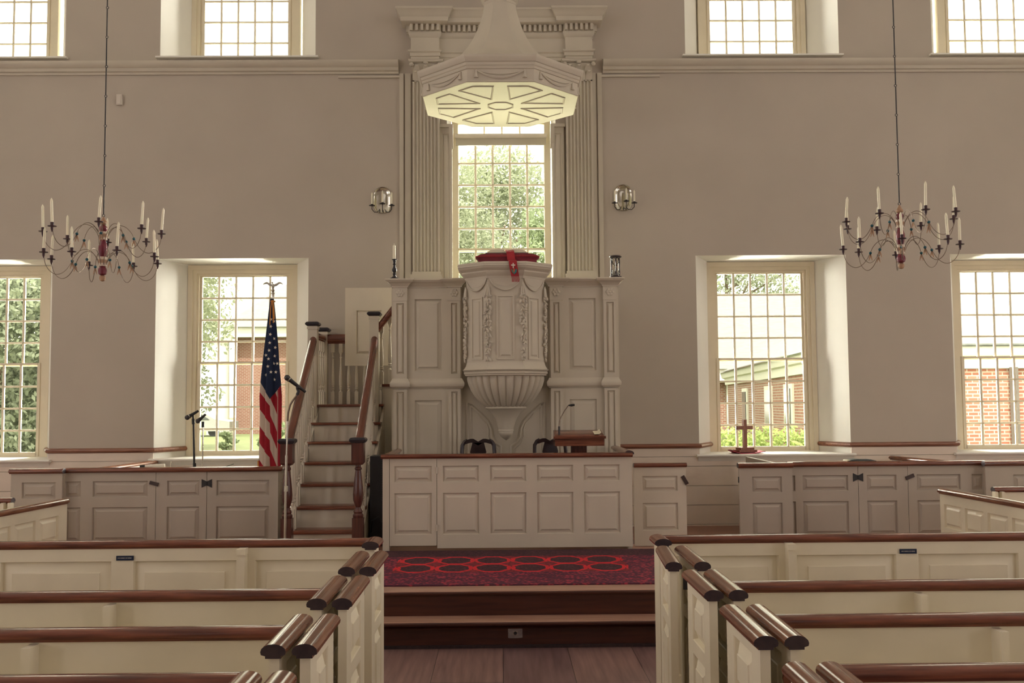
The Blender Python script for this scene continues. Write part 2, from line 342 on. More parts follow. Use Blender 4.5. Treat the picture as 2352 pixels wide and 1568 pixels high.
# ------------------------------------------------------------------ shell
FZ, PZ = .25, .38            # side floor and platform heights
mb = MB(); mb.box(-9.1, 9.1, -6.1, 7.32, -.12, 0); struct('floor', mb, FLOOR)
mb = MB(); mb.box(-9.1, -2.3, 7.55, 12.2, -.12, FZ); mb.box(1.32, 9.1, 9.75, 12.2, -.12, FZ); mb.box(2.3, 9.1, 7.55, 9.75, -.12, FZ); struct('floor_side', mb, SFLOOR)
mb = MB(); mb.box(-9.1, 9.1, -6.1, 13, 9, 9.2); struct('ceiling', mb, REVEAL)
def holed_wall(mb, axis, c_in, c_out, lo, hi, z0, z1, holes, splay, shut=False):
    """wall with splayed openings; holes (a0, a1, z0, z1) at the inner face, splay shrinks them at the outer face"""
    SPL = lambda h: h[4] if len(h) > 4 else splay
    P = (lambda a, c, z: (a, c, z)) if axis == 'x' else (lambda a, c, z: (c, a, z))
    for c, sh in ((c_in, 0), (c_out, 1)):
        H = [(h[0]+SPL(h)*sh, h[1]-SPL(h)*sh, h[2], h[3]-.012*sh) for h in holes]
        xs = sorted({lo, hi} | {v for h in H for v in h[:2]}); zs = sorted({z0, z1} | {v for h in H for v in h[2:]})
        mb.m = 0
        for i in range(len(xs)-1):
            for j in range(len(zs)-1):
                x, z = (xs[i]+xs[i+1])/2, (zs[j]+zs[j+1])/2
                if not any(h[0] < x < h[1] and h[2] < z < h[3] for h in H):
                    mb.add([P(xs[i],c,zs[j]),P(xs[i+1],c,zs[j]),P(xs[i+1],c,zs[j+1]),P(xs[i],c,zs[j+1])], [(0,1,2,3)])
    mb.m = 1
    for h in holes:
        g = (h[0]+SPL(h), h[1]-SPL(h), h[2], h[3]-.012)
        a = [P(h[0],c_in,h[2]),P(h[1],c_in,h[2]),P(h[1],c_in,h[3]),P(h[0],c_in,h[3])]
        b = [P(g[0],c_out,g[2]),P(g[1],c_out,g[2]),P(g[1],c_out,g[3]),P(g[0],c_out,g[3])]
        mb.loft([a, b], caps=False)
        if shut: mb.add(b, [(0,1,2,3)])     # blank back shuts sky light out; added lamps stand in the opening
LOW = [(-7.36,-5.49,1.11,3.555), (-4.225,-2.36,1.11,3.555), (2.41,4.268,1.11,3.555), (5.565,7.43,1.11,3.555)]
UPP = [(-7.32,-5.39,6.08,8.55), (-4.215,-2.287,6.08,8.55), (2.328,4.258,6.08,8.55), (5.43,7.36,6.08,8.55)]
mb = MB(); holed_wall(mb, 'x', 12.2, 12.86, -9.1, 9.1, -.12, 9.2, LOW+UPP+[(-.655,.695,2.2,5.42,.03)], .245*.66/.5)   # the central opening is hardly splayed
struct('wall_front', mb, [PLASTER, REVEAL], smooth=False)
SIDE = [(y-.75, y+.75, z-1.2, z+1.2) for y in (9.6,5.6,1.6,-2.4) for z in (2.45,7.2)]
for nm, sx in (('wall_left', -1), ('wall_right', 1)):
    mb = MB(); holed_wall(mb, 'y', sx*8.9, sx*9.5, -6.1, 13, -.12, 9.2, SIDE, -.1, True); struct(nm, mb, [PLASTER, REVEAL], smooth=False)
mb = MB(); holed_wall(mb, 'x', -5.9, -6.5, -9.5, 9.5, -.12, 9.2, [(x-.75, x+.75, 6.0, 8.4) for x in (-4.5,0,4.5)], -.1, True); struct('wall_back', mb, [PLASTER, REVEAL], smooth=False)

def window(n, cx, z0, z1, gw=1.09, rows=(4, 4), cols=5, gy=12.75, fw_=.135, casing=True):
    """sash window: stepped casing, two sashes with muntins, panes"""
    e = bpy.data.objects.new('window_%d' % n, None); COL.objects.link(e); e.location = (cx, gy, z0); e['kind'] = 'structure'; ORG[e.name] = Vector((cx, gy, z0))
    w = gw/2
    if casing:
        m = MB()
        for a, b, y, t in ((w+.095, w+.155, gy-.075, .10), (w+.05, w+.10, gy-.055, .10), (w+.022, w+.055, gy-.03, .07)):
            m.box(cx-b, cx-a, y, y+t, z0-.06, z1+b-w-.015); m.box(cx+a, cx+b, y, y+t, z0-.06, z1+b-w-.015); m.box(cx-a, cx+a, y, y+t, z1+a-w-.015, z1+b-w-.015)
        m.box(cx-w-.15, cx+w+.15, gy-.06, gy+.06, z0-.1, z0-.045)
        build('window_frame', m, SASH, e)
    tot = sum(rows); pitch = (z1-z0-.04)/tot; zm = z0+pitch*rows[1]+.02
    for nm, a, b, y, k in (('lower_sash', z0, zm, gy-.022, rows[1]), ('upper_sash', zm, z1, gy+.02, rows[0])):
        m = MB(); st = .03
        m.box(cx-w-.03, cx-w+.006, y-.018, y+.018, a-.05, b+.02); m.box(cx+w-.006, cx+w+.03, y-.018, y+.018, a-.05, b+.02)
        m.box(cx-w, cx+w, y-.018, y+.018, a-.05 if nm[0] == 'l' else a-.02, a+.006); m.box(cx-w, cx+w, y-.018, y+.018, b-.006, b+.02)
        for i in range(1, cols):
            x = cx-w+gw*i/cols; m.ext([(x-.0145,y-.006),(x-.004,y-.018),(x+.004,y-.018),(x+.0145,y-.006),(x+.0145,y+.014),(x-.0145,y+.014)], 'z', a, b)
        for j in range(1, k):
            z = a+(b-a)*j/k; m.ext([(y-.006,z-.0125),(y-.018,z-.004),(y-.018,z+.004),(y-.006,z+.0125),(y+.014,z+.0125),(y+.014,z-.0125)], 'x', cx-w, cx+w)
        so_ = build(nm, m, SASH, e)
        g = MB(); g.box(cx-w, cx+w, y+.0, y+.004, a-.01, b+.01); build('glass_pane', g, GLASS, so_, smooth=False)
window(1, -6.425, 1.175, 3.40); window(2, -3.285, 1.175, 3.40); window(3, 3.328, 1.175, 3.40); window(4, 6.475, 1.175, 3.40)
window(5, -6.40, 6.165, 8.39); window(6, -3.28, 6.165, 8.39); window(7, 3.295, 6.165, 8.39); window(8, 6.43, 6.165, 8.39)
window(9, .018, 2.58, 4.93+.21, gw=1.115, rows=(5, 4), cols=5, gy=12.75, casing=False)
mb = MB()   # casing of the central window with a transom above
for sx in (-1, 1):
    c = .018+sx*.595; mb.box(c-.04, c+.04, 12.66, 12.78, 2.3, 5.42)
mb.box(-.6, .64, 12.68, 12.78, 5.145, 5.2); mb.box(-.6,.64,12.70,12.78,2.3,2.55); mb.box(-.6, .64, 12.70, 12.78, 5.36, 5.44)
for x in (-.2, .03, .26): mb.box(x-.011, x+.011, 12.73, 12.76, 5.19, 5.37)
struct('trim_1', mb, SASH)
mb = MB(); mb.box(-.58,.62,12.74,12.745,5.19,5.37); o = struct('trim_2', mb, GLASS); o.name = 'window_10_pane'
# roller blind of the central window
t = thing('roller_blind', 'rolled up cream blind across the top of the central window behind the pulpit', 'window blind', (.018, 12.62, 5.1))
mb = MB(); mb.tube([(-.575,12.62,5.18),(.605,12.62,5.18)], .03, 12); build('roller', mb, WHITEC, t)
mb = MB(); mb.box(-.565,.595,12.63,12.634,5.085,5.16); mb.box(-.565,.595,12.622,12.642,5.06,5.085); build('blind_cloth', mb, TRIMP, t)
# sills, chair rail, wainscot boards, ledge moulding
mb = MB()
for h in LOW:
    mb.ext([(12.13,1.085),(12.12,1.1),(12.13,1.113),(12.75,1.122),(12.75,1.08),(12.15,1.08)], 'x', h[0]-.04, h[1]+.04)
    mb.ext([(12.2,1.0),(12.165,1.06),(12.15,1.08),(12.2,1.08)], 'x', h[0]-.02, h[1]+.02)
for h in UPP: mb.ext([(12.14,6.055),(12.14,6.075),(12.6,6.082),(12.6,6.05)], 'x', h[0]-.04, h[1]+.04)
struct('trim_3', mb, REVEAL)
RP = [(0,1.185),(.018,1.188),(.036,1.2),(.042,1.215),(.036,1.232),(.018,1.243),(0,1.245)]
mb = MB()
for path in ([(-5.72,12.67),(-5.49,12.2),(-4.225,12.2),(-3.995,12.67)], [(-2.59,12.67),(-2.36,12.2),(-2.1,12.2)], [(1.27,12.2),(2.41,12.2),(2.64,12.67)], [(4.038,12.67),(4.268,12.2),(5.565,12.2),(5.795,12.67)], [(-8.9,12.2),(-7.36,12.2),(-7.13,12.67)], [(7.2,12.67),(7.43,12.2),(8.9,12.2)]):
    mb.sweep(path, RP)
struct('trim_4', mb, mat('rail_wood', (.17,.06,.035), .3, col2=(.30,.13,.07), scale=8, stretch=(.4,4,4)))
mb = MB()
zz = [FZ, .265, .50, .505, .735, .74, .97, .975, 1.185]
for a, b in ((.25,.268),(.273,.50),(.506,.733),(.739,.968),(.974,1.085)): mb.box(-8.9, -2.1, 12.182, 12.2, a, b); mb.box(1.28, 8.9, 12.182, 12.2, a, b)
for a, b in ((-8.9,-7.36),(-5.49,-4.225),(-2.36,-2.1),(1.28,2.41),(4.268,5.565),(7.43,8.9)): mb.box(a, b, 12.182, 12.2, 1.09, 1.186)
struct('trim_5', mb, WAINS)
mb = MB()   # moulded ledge running under the upper windows
LP = [(0,5.85),(.02,5.85),(.025,5.875),(.05,5.885),(.06,5.92),(.085,5.935),(.10,5.965),(.11,5.985),(.11,6.0),(.0,6.035)]
mb.sweep([(-8.9,12.2),(-1.25,12.2)], LP); mb.sweep([(1.29,12.2),(8.9,12.2)], LP)
struct('trim_6', mb, TRIMP)
mb = MB()   # flat framing bands either side of the pulpit window
for a, b in ((-1.24,-1.19),(-1.17,-1.10),(1.13,1.2),(1.22,1.275)): mb.box(a, b, 12.17, 12.2, 2.6, 5.85)
mb.box(-2.0, -1.24, 12.175, 12.2, 5.80, 5.825); mb.box(1.275, 2.0, 12.175, 12.2, 5.80, 5.825)
struct('trim_7', mb, TRIMP)

# ------------------------------------------------------------------ platform with two steps
mb = MB(); SX0, SX1 = -2.28, 2.28
mb.box(SX0, SX1, 7.285, 7.45, 0, .172); mb.box(SX0, SX1, 7.425, 9.75, 0, .35); mb.box(SX0, 1.32, 9.75, 12.19, 0, PZ-.002)
pl = struct('floor_platform', mb, STEP)
for y0, y1, z in ((7.205, 7.44, .20), (7.40, 9.75, PZ)):
    mb = MB(); mb.ext([(y0+.006,z-.004),(y0+.010,z),(y1,z),(y1,z-.004)], 'x', SX0, SX1); build('stair_tread', mb, TREAD, pl)
    mb = MB(); mb.ext([(y0+.03,z-.034),(y0+.008,z-.03),(y0,z-.02),(y0,z-.012),(y0+.006,z-.004),(y0+.2,z-.004),(y0+.2,z-.03)], 'x', SX0, SX1)
    mb.ext([(y0+.03,z-.055),(y0+.045,z-.034),(y0+.1,z-.034),(y0+.1,z-.055)], 'x', SX0, SX1); build('nosing', mb, STEP, pl)
mb = MB(); mb.box(SX0, SX1, 7.27, 7.29, 0, .022); build('base_strip', mb, ENDG, pl)
t = thing('socket_plate', 'brushed metal microphone socket plate on the lower platform step', 'socket', (.088, 7.285, .07))
mb = MB(); mb.ext([(.036,.071),(.042,.068),(.104,.068),(.14,.071),(.14,.137),(.104,.14),(.042,.14),(.036,.137)], 'y', 7.279, 7.284); build('plate', mb, BRUSH, t)
mb = MB(); mb.box(.071,.105,7.275,7.280,.087,.121); build('socket_rim', mb, CHROME, t)
mb = MB(); mb.lathe([(.012,0),(.012,.006)], n=14).xf(Matrix.Translation((.088,7.2755,.104)) @ Matrix.Rotation(pi/2,4,'X')); build('socket_hole', mb, BLACK, t)
for x in (.048,.128): mb = MB(); mb.ball((x,7.278,.104), (.004,.003,.004), 8, 5); build('screw', mb, CHROME, t)
t = thing('rug', 'long crimson patterned rug with rows of octagonal medallions on the platform', 'rug', (.1, 8.5, PZ))
mb = MB(); mb.ext([(7.615,PZ),(7.615,PZ+.008),(7.625,PZ+.011),(9.375,PZ+.011),(9.38,PZ)], 'x', -1.2, 1.5)
o = build('rug_pile', mb, RUG, t, world=False); o.location = -Vector((.1,8.5,PZ))

# ------------------------------------------------------------------ pews
def cap_profile(w=.043, h=.042, z=.95):
    """rounded handrail profile (offset, z), flat-bottomed with a small bead"""
    p = [(-w*.62, z-h*1.15), (-w*.62, z-h*.95), (-w*.95, z-h*.85)]
    for i in range(9):
        a = pi-pi*i/8; p.append((w*cos(a), z-h*.62+h*.62*sin(a)))
    return p+[(w*.95, z-h*.85), (w*.62, z-h*.95), (w*.62, z-h*1.15)]
def cap(path, z, mat_, parent, name='top_rail', w=.043, h=.042, endmat=ENDG):
    m = MB(); m.sweep(path, cap_profile(w, h, z))
    o = build(name, m, [mat_, endmat], parent)
    for p in o.data.polygons:
        if len(p.vertices) > 6: p.material_index = 1
    return o
# (side, rows): cap line on the aisle, the pew backs behind
def pew(side, row, label, yfar, ynear, yback, zback, xout, first=False):
    sx = -1 if side == 'L' else 1
    xa = -.667 if side == 'L' else .9           # line of the folded-back door
    xi = xa+sx*.105                             # fixed end panel
    t = thing('box_pew', label, 'pew', (xa, yback, 0), 'painted box pews with mahogany rails')
    # back
    m = MB(); m.box(min(xi+sx*.02, xout), max(xi+sx*.02, xout), yback, yback+.035, .0, zback-.04)
    build('backrest', m, PEWP, t)
    cap([(xi+sx*.02, yback+.015), (xout, yback+.015)] if sx > 0 else [(xout, yback+.015), (xi-.02, yback+.015)], zback, MAHX, t)
    xd = -1.735 if side == 'L' else 1.895
    m = MB(); m.box(xd-.016, xd+.016, yback-.075, yback, .05, zback-.055); build('rib', m, PEWP, t)
    m = MB(); m.box(min(xi+sx*.03,xout), max(xi+sx*.03,xout), yback-.42, yback-.09, .42, .45) if row < 4 else m.box(min(xi+sx*.03,xout), max(xi+sx*.03,xout), yback-.42, yback-.09, .42, .45)
    build('seat', m, PEWP, t)
    def leaf(nm, x, face, pan):
        q = MB(); L = yfar-ynear-.03
        P = [(.115, L-.115, .65, .86), (.115, L-.115, .12, .59)] if pan else []
        q.panelled(0, L, .02, .915, 0, .036, P, bw=.045, groove=.024)
        # face: +1 looks toward +X, -1 toward -X
        if face > 0: M_ = Matrix.Translation((x+.018, ynear+.015, 0)) @ Matrix.Rotation(pi/2, 4, 'Z')
        else: M_ = Matrix.Translation((x-.018, yfar-.015, 0)) @ Matrix.Rotation(-pi/2, 4, 'Z')
        q.xf(M_); o = build(nm, q, PEWP, t, ang=20)
        cap([(x, ynear), (x, yfar)], .95, MAHY, o, name='cap')
        return o
    leaf('end_panel', xi, -sx, True)
    d = leaf('door', xa, -sx, True)
    # turn button and hinge on the door edge
    m = MB(); yb = ynear+.012
    m.ext([(-.0,.752),(.018,.765),(.026,.80),(.018,.842),(0,.856)], 'y', yb+.006, yb+.02); m.xf(Matrix.Translation((xi-sx*.018 if sx > 0 else xi+.018, 0, 0)) @ (Matrix.Scale(-1,4,(1,0,0)) if sx > 0 else Matrix.Identity(4)))
    build('turn_button', m, mat('button_wood', (.16,.045,.02), .35) if 'button_wood' not in bpy.data.materials else bpy.data.materials['button_wood'], t)
    m = MB(); a, b = sorted((xi-sx*.018, xa+sx*.018)); m.box(a, b, yfar-.035, yfar-.02, .80, .875); build('hinge', m, IRON, t)
    m = MB(); m.box(a, b, yfar-.035, yfar-.02, .22, .295); build('hinge', m, IRON, t)
    return t
def parapet(side, label):
    sx = -1 if side == 'L' else 1
    xa = -.757 if side == 'L' else .925; xo = sx*6.2
    t = thing('pew_partition', label, 'pew front', (xa, 5.95, 0), 'panelled fronts of the pew blocks')
    pans = []
    if side == 'L':
        xs = [(-1.452,-.80),(-2.162,-1.56),(-2.935,-2.29),(-3.7,-3.06),(-4.45,-3.8)]
        a, b = xo, xa
    else:
        xs = [(1.0,1.63),(1.735,2.325),(2.455,3.05),(3.18,3.8),(3.9,4.5)]
        a, b = xa, xo
    m = MB(); m.panelled(a, b, 0, .925, 5.93, .04, [(p, q, .15, .845) for p, q in xs], bw=.055, groove=.026); build('panel_wall', m, PEWP, t)
    cap([(xa, 5.955), (xo, 5.955)] if sx > 0 else [(xo, 5.955), (xa, 5.955)], .965, MAHX, t)
    xd = -1.515 if side == 'L' else 1.687
    m = MB(); m.box(xd-.02, xd+.02, 5.86, 5.93, .05, .885); m.box(xd-.024, xd+.024, 5.85, 5.93, .885, .92); build('rib', m, PEWP, t)
    m = MB(); m.box(xa-.022, xa+.022, 5.80, 5.99, 0, .925); build('end_post', m, PEWP, t)
    cap([(xa, 5.78), (xa, 6.0)], .967, MAHX, t, name='end_cap', w=.05)
    px, pz = (-2.209, .864) if side == 'L' else (2.394, .862)
    return t, px, pz
ORD = ['front row', 'second row', 'third row', 'fourth row']
tl, px, pz = parapet('L', 'long panelled pew front with mahogany rail before the foot of the staircase')
tr, qx, qz = parapet('R', 'long panelled pew front with mahogany rail before the wooden cross window')
for x, z, lab in ((px, pz, 'small dark name plate on the pew front before the staircase'), (qx, qz, 'small dark name plate on the pew front below the cross window')):
    t = thing('name_plate', lab, 'name plate', (x, 5.925, z), 'name plates on the pew fronts')
    m = MB(); m.box(x-.05, x+.05, 5.922, 5.928, z-.0135, z+.0135); build('plate', m, BLUEC, t)
    m = MB(); random.seed(3); a = x-.042
    while a < x+.04:
        w = random.choice((.0018,.0024,.003)); m.box(a, min(a+w, x+.042), 5.9212, 5.9222, z-.0015, z+.0028); a += w+random.choice((.0012,.0012,.0036))
    build('lettering', m, PLASTIC, t)
LR = [('front', 5.54, 5.0), ('b', 4.76, 4.2), ('c', 3.90, 3.41), ('d', 3.08, 2.50)]
RR = [('front', 5.64, 5.06), ('b', 4.83, 4.30), ('c', 4.0, 3.46), ('d', 3.12, 2.58)]
LB = [(4.52,.93),(3.775,.93),(3.07,.943)]; RB = [(4.6,.93),(3.88,.93),(3.11,.938)]
def ends_only(side, label, yfar, ynear):
    sx = -1 if side == 'L' else 1; xa = -.667 if side == 'L' else .9
    t = thing('pew_gate', label, 'pew gate', (xa, ynear, 0), 'open pew gates by the platform')
    for nm, x in (('end_panel', xa+sx*.105), ('door', xa)):
        q = MB(); L = yfar-ynear-.03
        q.panelled(0, L, .02, .915, 0, .036, [(.115, L-.115, .65, .86), (.115, L-.115, .12, .59)], bw=.045, groove=.024)
        M_ = Matrix.Translation((x+.018, ynear+.015, 0)) @ Matrix.Rotation(pi/2, 4, 'Z') if sx < 0 else Matrix.Translation((x-.018, yfar-.015, 0)) @ Matrix.Rotation(-pi/2, 4, 'Z')
        q.xf(M_); xn = x
        if nm == 'door' and sx > 0:      # this door stands a little ajar
            q.xf(Matrix.Translation((x, yfar, 0)) @ Matrix.Rotation(-.07, 4, 'Z') @ Matrix.Translation((-x, -yfar, 0))); xn = x-.04
        o = build(nm, q, PEWP, t, ang=20)
        cap([(xn, ynear), (x, yfar)], .95, MAHY, o, name='cap')
    m = MB(); a, b = sorted((xa+sx*.018, xa+sx*.087)); m.box(a, b, ynear+.06, ynear+.075, .80, .875); build('hinge', m, IRON, t)
    m = MB(); m.box(a, b, ynear+.06, ynear+.075, .22, .3); build('hinge', m, IRON, t)
    return t
ends_only('L', 'open panelled pew gate pair with mahogany caps nearest the staircase', 5.54, 5.0)
ends_only('R', 'open panelled pew gate pair with mahogany caps beside the crimson rug, cross window side', 5.64, 5.06)
nmL = ['box pew on the staircase side, farthest of its three plain backs', 'box pew on the staircase side, middle of its three plain backs', 'box pew on the staircase side, nearest of its three plain backs']
nmR = ['box pew on the cross window side, farthest of its three plain backs', 'box pew on the cross window side, middle of its three plain backs', 'box pew on the cross window side, nearest of its three plain backs']
for i in range(3):
    pew('L', i+1, nmL[i], LR[i+1][1], LR[i+1][2], LB[i][0], LB[i][1], -6.2)
    pew('R', i+1, nmR[i], RR[i+1][1], RR[i+1][2], RB[i][0], RB[i][1], 6.2)
# side pews facing the platform
def side_pew(label, x0, y0, x1, y1, face, back):
    t = thing('side_pew', label, 'pew', (x0, y0, FZ), 'side pews facing inward')
    L = hypot(x1-x0, y1-y0); ang = atan2(y1-y0, x1-x0)
    q = MB(); P = []; a = .07; k = 0
    while a+.34 < L: P += [(a, a+.30, FZ+.36, FZ+.57), (a, a+.30, FZ+.06, FZ+.31)]; a += .36
    q.panelled(0, L, 0, .915, 0, .036, P, bw=.03)
    if face > 0:  # left side: front looks toward +X, run from near to far
        q.xf(Matrix.Translation((x1, y1, 0)) @ Matrix.Rotation(atan2(y0-y1, x0-x1), 4, 'Z'))
    else: q.xf(Matrix.Translation((x0, y0, 0)) @ Matrix.Rotation(ang, 4, 'Z'))
    build('panel_wall', q, PEWP, t)
    s = .018 if face < 0 else -.018
    cap([(x1+s, y1), (x0+s, y0)], .955, MAHY, t)
    return t
side_pew('panelled side pew wall with glossy rail below the foliage window', -3.79, 8.80, -3.98, 6.5, 1, True)
side_pew('panelled side pew wall with glossy rail below the brick wall window', 3.965, 9.06, 4.11, 6.5, -1, True)
for lab, xs, yy, xo in (('short pew back with dark rail behind the side pew, foliage window side', -4.33, 8.93, -6.6), ('short pew back with dark rail behind the side pew, brick window side', 4.52, 9.19, 6.8)):
    t = thing('short_pew', lab, 'pew', (xs, yy, FZ), 'far side pew backs')
    a, b = sorted((xs, xo)); m = MB(); m.box(a, b, yy, yy+.03, FZ, .91); build('backrest', m, PEWP, t)
    cap([(a, yy+.015), (b, yy+.015)], .95, MAHX, t)
    m = MB(); m.box(xs-.012, xs+.012, yy-.06, yy, FZ, .91); build('end_post', m, PEWP, t)
    sx = 1 if xs > 0 else -1; m = MB(); m.box(xs+sx*.06-.012, xs+sx*.06+.012, yy-.06, yy, FZ, .91); build('end_post', m, PEWP, t)

# ------------------------------------------------------------------ front box pews
def butterfly(x, y, z, parent, w=.052, h=.043):
    for s in (-1, 1):
        m = MB(); m.ext([(x,z-h*.45),(x+s*w,z-h),(x+s*w,z+h),(x,z+h*.45)], 'y', y-.006, y); o = build('hinge_leaf', m, IRON, parent)
    m = MB(); m.tube([(x,y-.006,z-h*.5),(x,y-.006,z+h*.5)], .005, 8); build('hinge_pin', m, IRON, parent)
def latch(x, y, z, ang, parent):
    m = MB(); m.box(-.045,.045,-.014,0,-.018,.018); m.xf(Matrix.Translation((x,y,z)) @ Matrix.Rotation(ang,4,'Y')); build('turn_latch', m, mat('latch_wood', (.05,.028,.025), .4) if 'latch_wood' not in bpy.data.materials else bpy.data.materials['latch_wood'], parent)
UZ, LZ = (.83, .99), (.38, .726)
BP = lambda a, b: [(a, b, *UZ), (a, b, *LZ)]
t = thing('box_pew', 'square box pew beside the staircase holding the flag and two microphones', 'pew', (-3.4, 10.27, FZ), 'front box pews by the windows')
Yb = 10.27
m = MB(); m.panelled(-4.47, -3.53, FZ, 1.09, Yb, .035, BP(-4.45,-4.29)+BP(-4.17,-3.61)); build('front_panel', m, BOARD_SHADED, t)
m = MB(); m.panelled(-3.525, -3.013, FZ, 1.09, Yb, .035, BP(-3.415,-3.085)); d = build('door', m, BOARD_SHADED, t); latch(-3.545, Yb, .963, rad(15), d); butterfly(-3.01, Yb, .96, d)
m = MB(); m.panelled(-3.007, -2.285, FZ, 1.09, Yb, .035, BP(-2.913,-2.375)); build('front_panel', m, BOARD_SHADED, t)
m = MB(); m.panelled(0, 1.81, FZ, 1.09, 0, .035, [(.1,.75,*UZ),(.1,.75,*LZ),(.85,1.7,*UZ),(.85,1.7,*LZ)]); m.xf(Matrix.Translation((-2.286, Yb+.037, 0)) @ Matrix.Rotation(pi/2,4,'Z')); build('side_panel', m, BOARD_SHADED, t)
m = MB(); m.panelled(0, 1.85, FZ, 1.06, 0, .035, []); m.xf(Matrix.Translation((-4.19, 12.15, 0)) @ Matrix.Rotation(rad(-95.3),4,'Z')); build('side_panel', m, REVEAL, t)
cap([(-4.34,10.5), (-4.185,12.14)], 1.10, MAHY, t, name='side_rail')
cap([(-4.45,Yb+.015), (-2.282,Yb+.015), (-2.282,12.1)], 1.128, MAHX, t, w=.05, h=.045)
m = MB(); m.box(-4.2,-2.32,11.75,12.15,.68,.71); build('bench_seat', m, BOARD_SHADED, t)
t = thing('pew_door', 'open two panel pew door folded against the box pew, flag window side', 'pew door', (-4.43, 10.2, FZ), 'opened doors of the front box pews')
m = MB(); m.panelled(-4.95, -4.435, FZ+.01, 1.09, 10.17, .035, [(-4.84,-4.5,*UZ),(-4.84,-4.5,*LZ)]); build('door_leaf', m, BOARD_SHADED, t)
cap([(-4.965,10.187), (-4.425,10.187)], 1.13, MAHX, t, w=.045, h=.045)
t = thing('box_pew', 'square box pew beneath the brick wall window with a book on its rail', 'pew', (3.6, 10.27, FZ), 'front box pews by the windows')
m = MB(); m.panelled(2.92, 3.655, FZ, 1.09, Yb, .035, BP(2.93,3.01)+BP(3.085,3.555)); build('front_panel', m, BOARD_SHADED, t)
m = MB(); m.panelled(3.66, 4.168, FZ, 1.09, Yb, .035, BP(3.745,4.055)); d = build('door', m, BOARD_SHADED, t); butterfly(3.657, Yb, .966, d); latch(4.19, Yb, .968, rad(-22), d)
m = MB(); m.panelled(4.172, 4.98, FZ, 1.09, Yb, .035, BP(4.262,4.715)+BP(4.83,4.95)); build('front_panel', m, BOARD_SHADED, t)
m = MB(); m.panelled(0, 1.71, FZ, 1.09, 0, .035, []); m.xf(Matrix.Translation((2.93, 12.02, 0)) @ Matrix.Rotation(-pi/2,4,'Z')); build('side_panel', m, BOARD_SHADED, t)
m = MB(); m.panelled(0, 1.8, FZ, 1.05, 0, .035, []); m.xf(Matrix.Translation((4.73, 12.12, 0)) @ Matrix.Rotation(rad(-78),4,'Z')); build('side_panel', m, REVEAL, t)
cap([(5.05,10.5), (4.725,12.1)], 1.085, MAHY, t, name='side_rail')
cap([(2.93,Yb+.015), (4.97,Yb+.015)], 1.13, MAHX, t, w=.05, h=.045)
m = MB(); m.box(3.0,4.7,11.75,12.15,.68,.71); build('bench_seat', m, BOARD_SHADED, t)
for lab, a, b, y, p in (('open two panel pew door standing beside the gate, cross window side', 2.405, 2.945, 10.15, (2.535,2.84)), ('pale two panel pew door at the far end of the brick window box pew', 4.915, 5.75, 10.15, (5.2,5.6))):
    t = thing('pew_door', lab, 'pew door', (a, y, FZ), 'opened doors of the front box pews')
    m = MB(); m.panelled(a, b, FZ+.01, 1.09, y, .035, [(*p,*UZ),(*p,*LZ)]); build('door_leaf', m, BOARD_SHADED, t)
    cap([(a-.01,y+.017), (b+.01,y+.017)], 1.13, MAHX, t, w=.045, h=.045)
    if a < 3:
        m = MB(); m.box(a-.008,a,y+.0,y+.02,.93,.99); build('hinge', m, IRON, t)
        m = MB(); m.box(a-.008,a,y+.0,y+.02,.35,.41); build('hinge', m, IRON, t)
# communion screen
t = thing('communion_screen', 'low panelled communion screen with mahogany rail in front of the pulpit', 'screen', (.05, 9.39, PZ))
SU, SLo = (1.02, 1.172), (.535, .92); cols = [(-.555,-.215),(-.113,.228),(.326,.668),(.765,1.105)]
m = MB(); m.panelled(-.607, 1.218, PZ+.03, 1.245, 9.39, .04, [(a,b,*z) for a, b in cols for z in (SU,SLo)]); build('panel_wall', m, SCREENP, t)
m = MB(); m.panelled(-1.05, -.612, PZ+.055, 1.245, 9.39, .04, [(-1.008,-.655,*SU),(-1.008,-.655,*SLo)]); d = build('door', m, SCREENP, t)
for z in (.60, 1.13): m = MB(); m.tube([(-.609,9.385,z-.03),(-.609,9.385,z+.03)], .008, 8); build('hinge', m, SCREENP, d)
m = MB(); m.box(-1.115,-1.054,9.385,9.44,PZ,1.245); build('end_post', m, SCREENP, t)
m = MB(); m.box(1.18,1.218,9.43,10.62,PZ,1.25); build('side_panel', m, SCREENP, t)
m = MB(); m.box(-1.112,-1.075,9.44,10.62,PZ,1.25); build('side_panel', m, SCREENP, t)
cap([(-1.13,9.405), (1.225,9.405)], 1.285, MAHX, t, w=.05, h=.038)
cap([(1.2,9.42), (1.2,10.6)], 1.30, MAHY, t, name='side_rail', w=.045); cap([(-1.095,9.44), (-1.095,10.6)], 1.285, MAHY, t, name='side_rail', w=.04, h=.038)
t = thing('side_gate', 'narrow two panel gate with mahogany rail between screen and cross window', 'gate', (1.5, 9.6, PZ))
m = MB(); m.panelled(1.265, 1.765, PZ+.005, 1.14, 9.6, .035, [(1.342,1.683,.90,1.046),(1.342,1.683,.53,.79)], bw=.025); build('gate_leaf', m, SCREENP, t)
cap([(1.262,9.617), (1.772,9.617)], 1.17, MAHX, t, w=.04, h=.036); latch(1.75, 9.6, 1.005, rad(60), t)

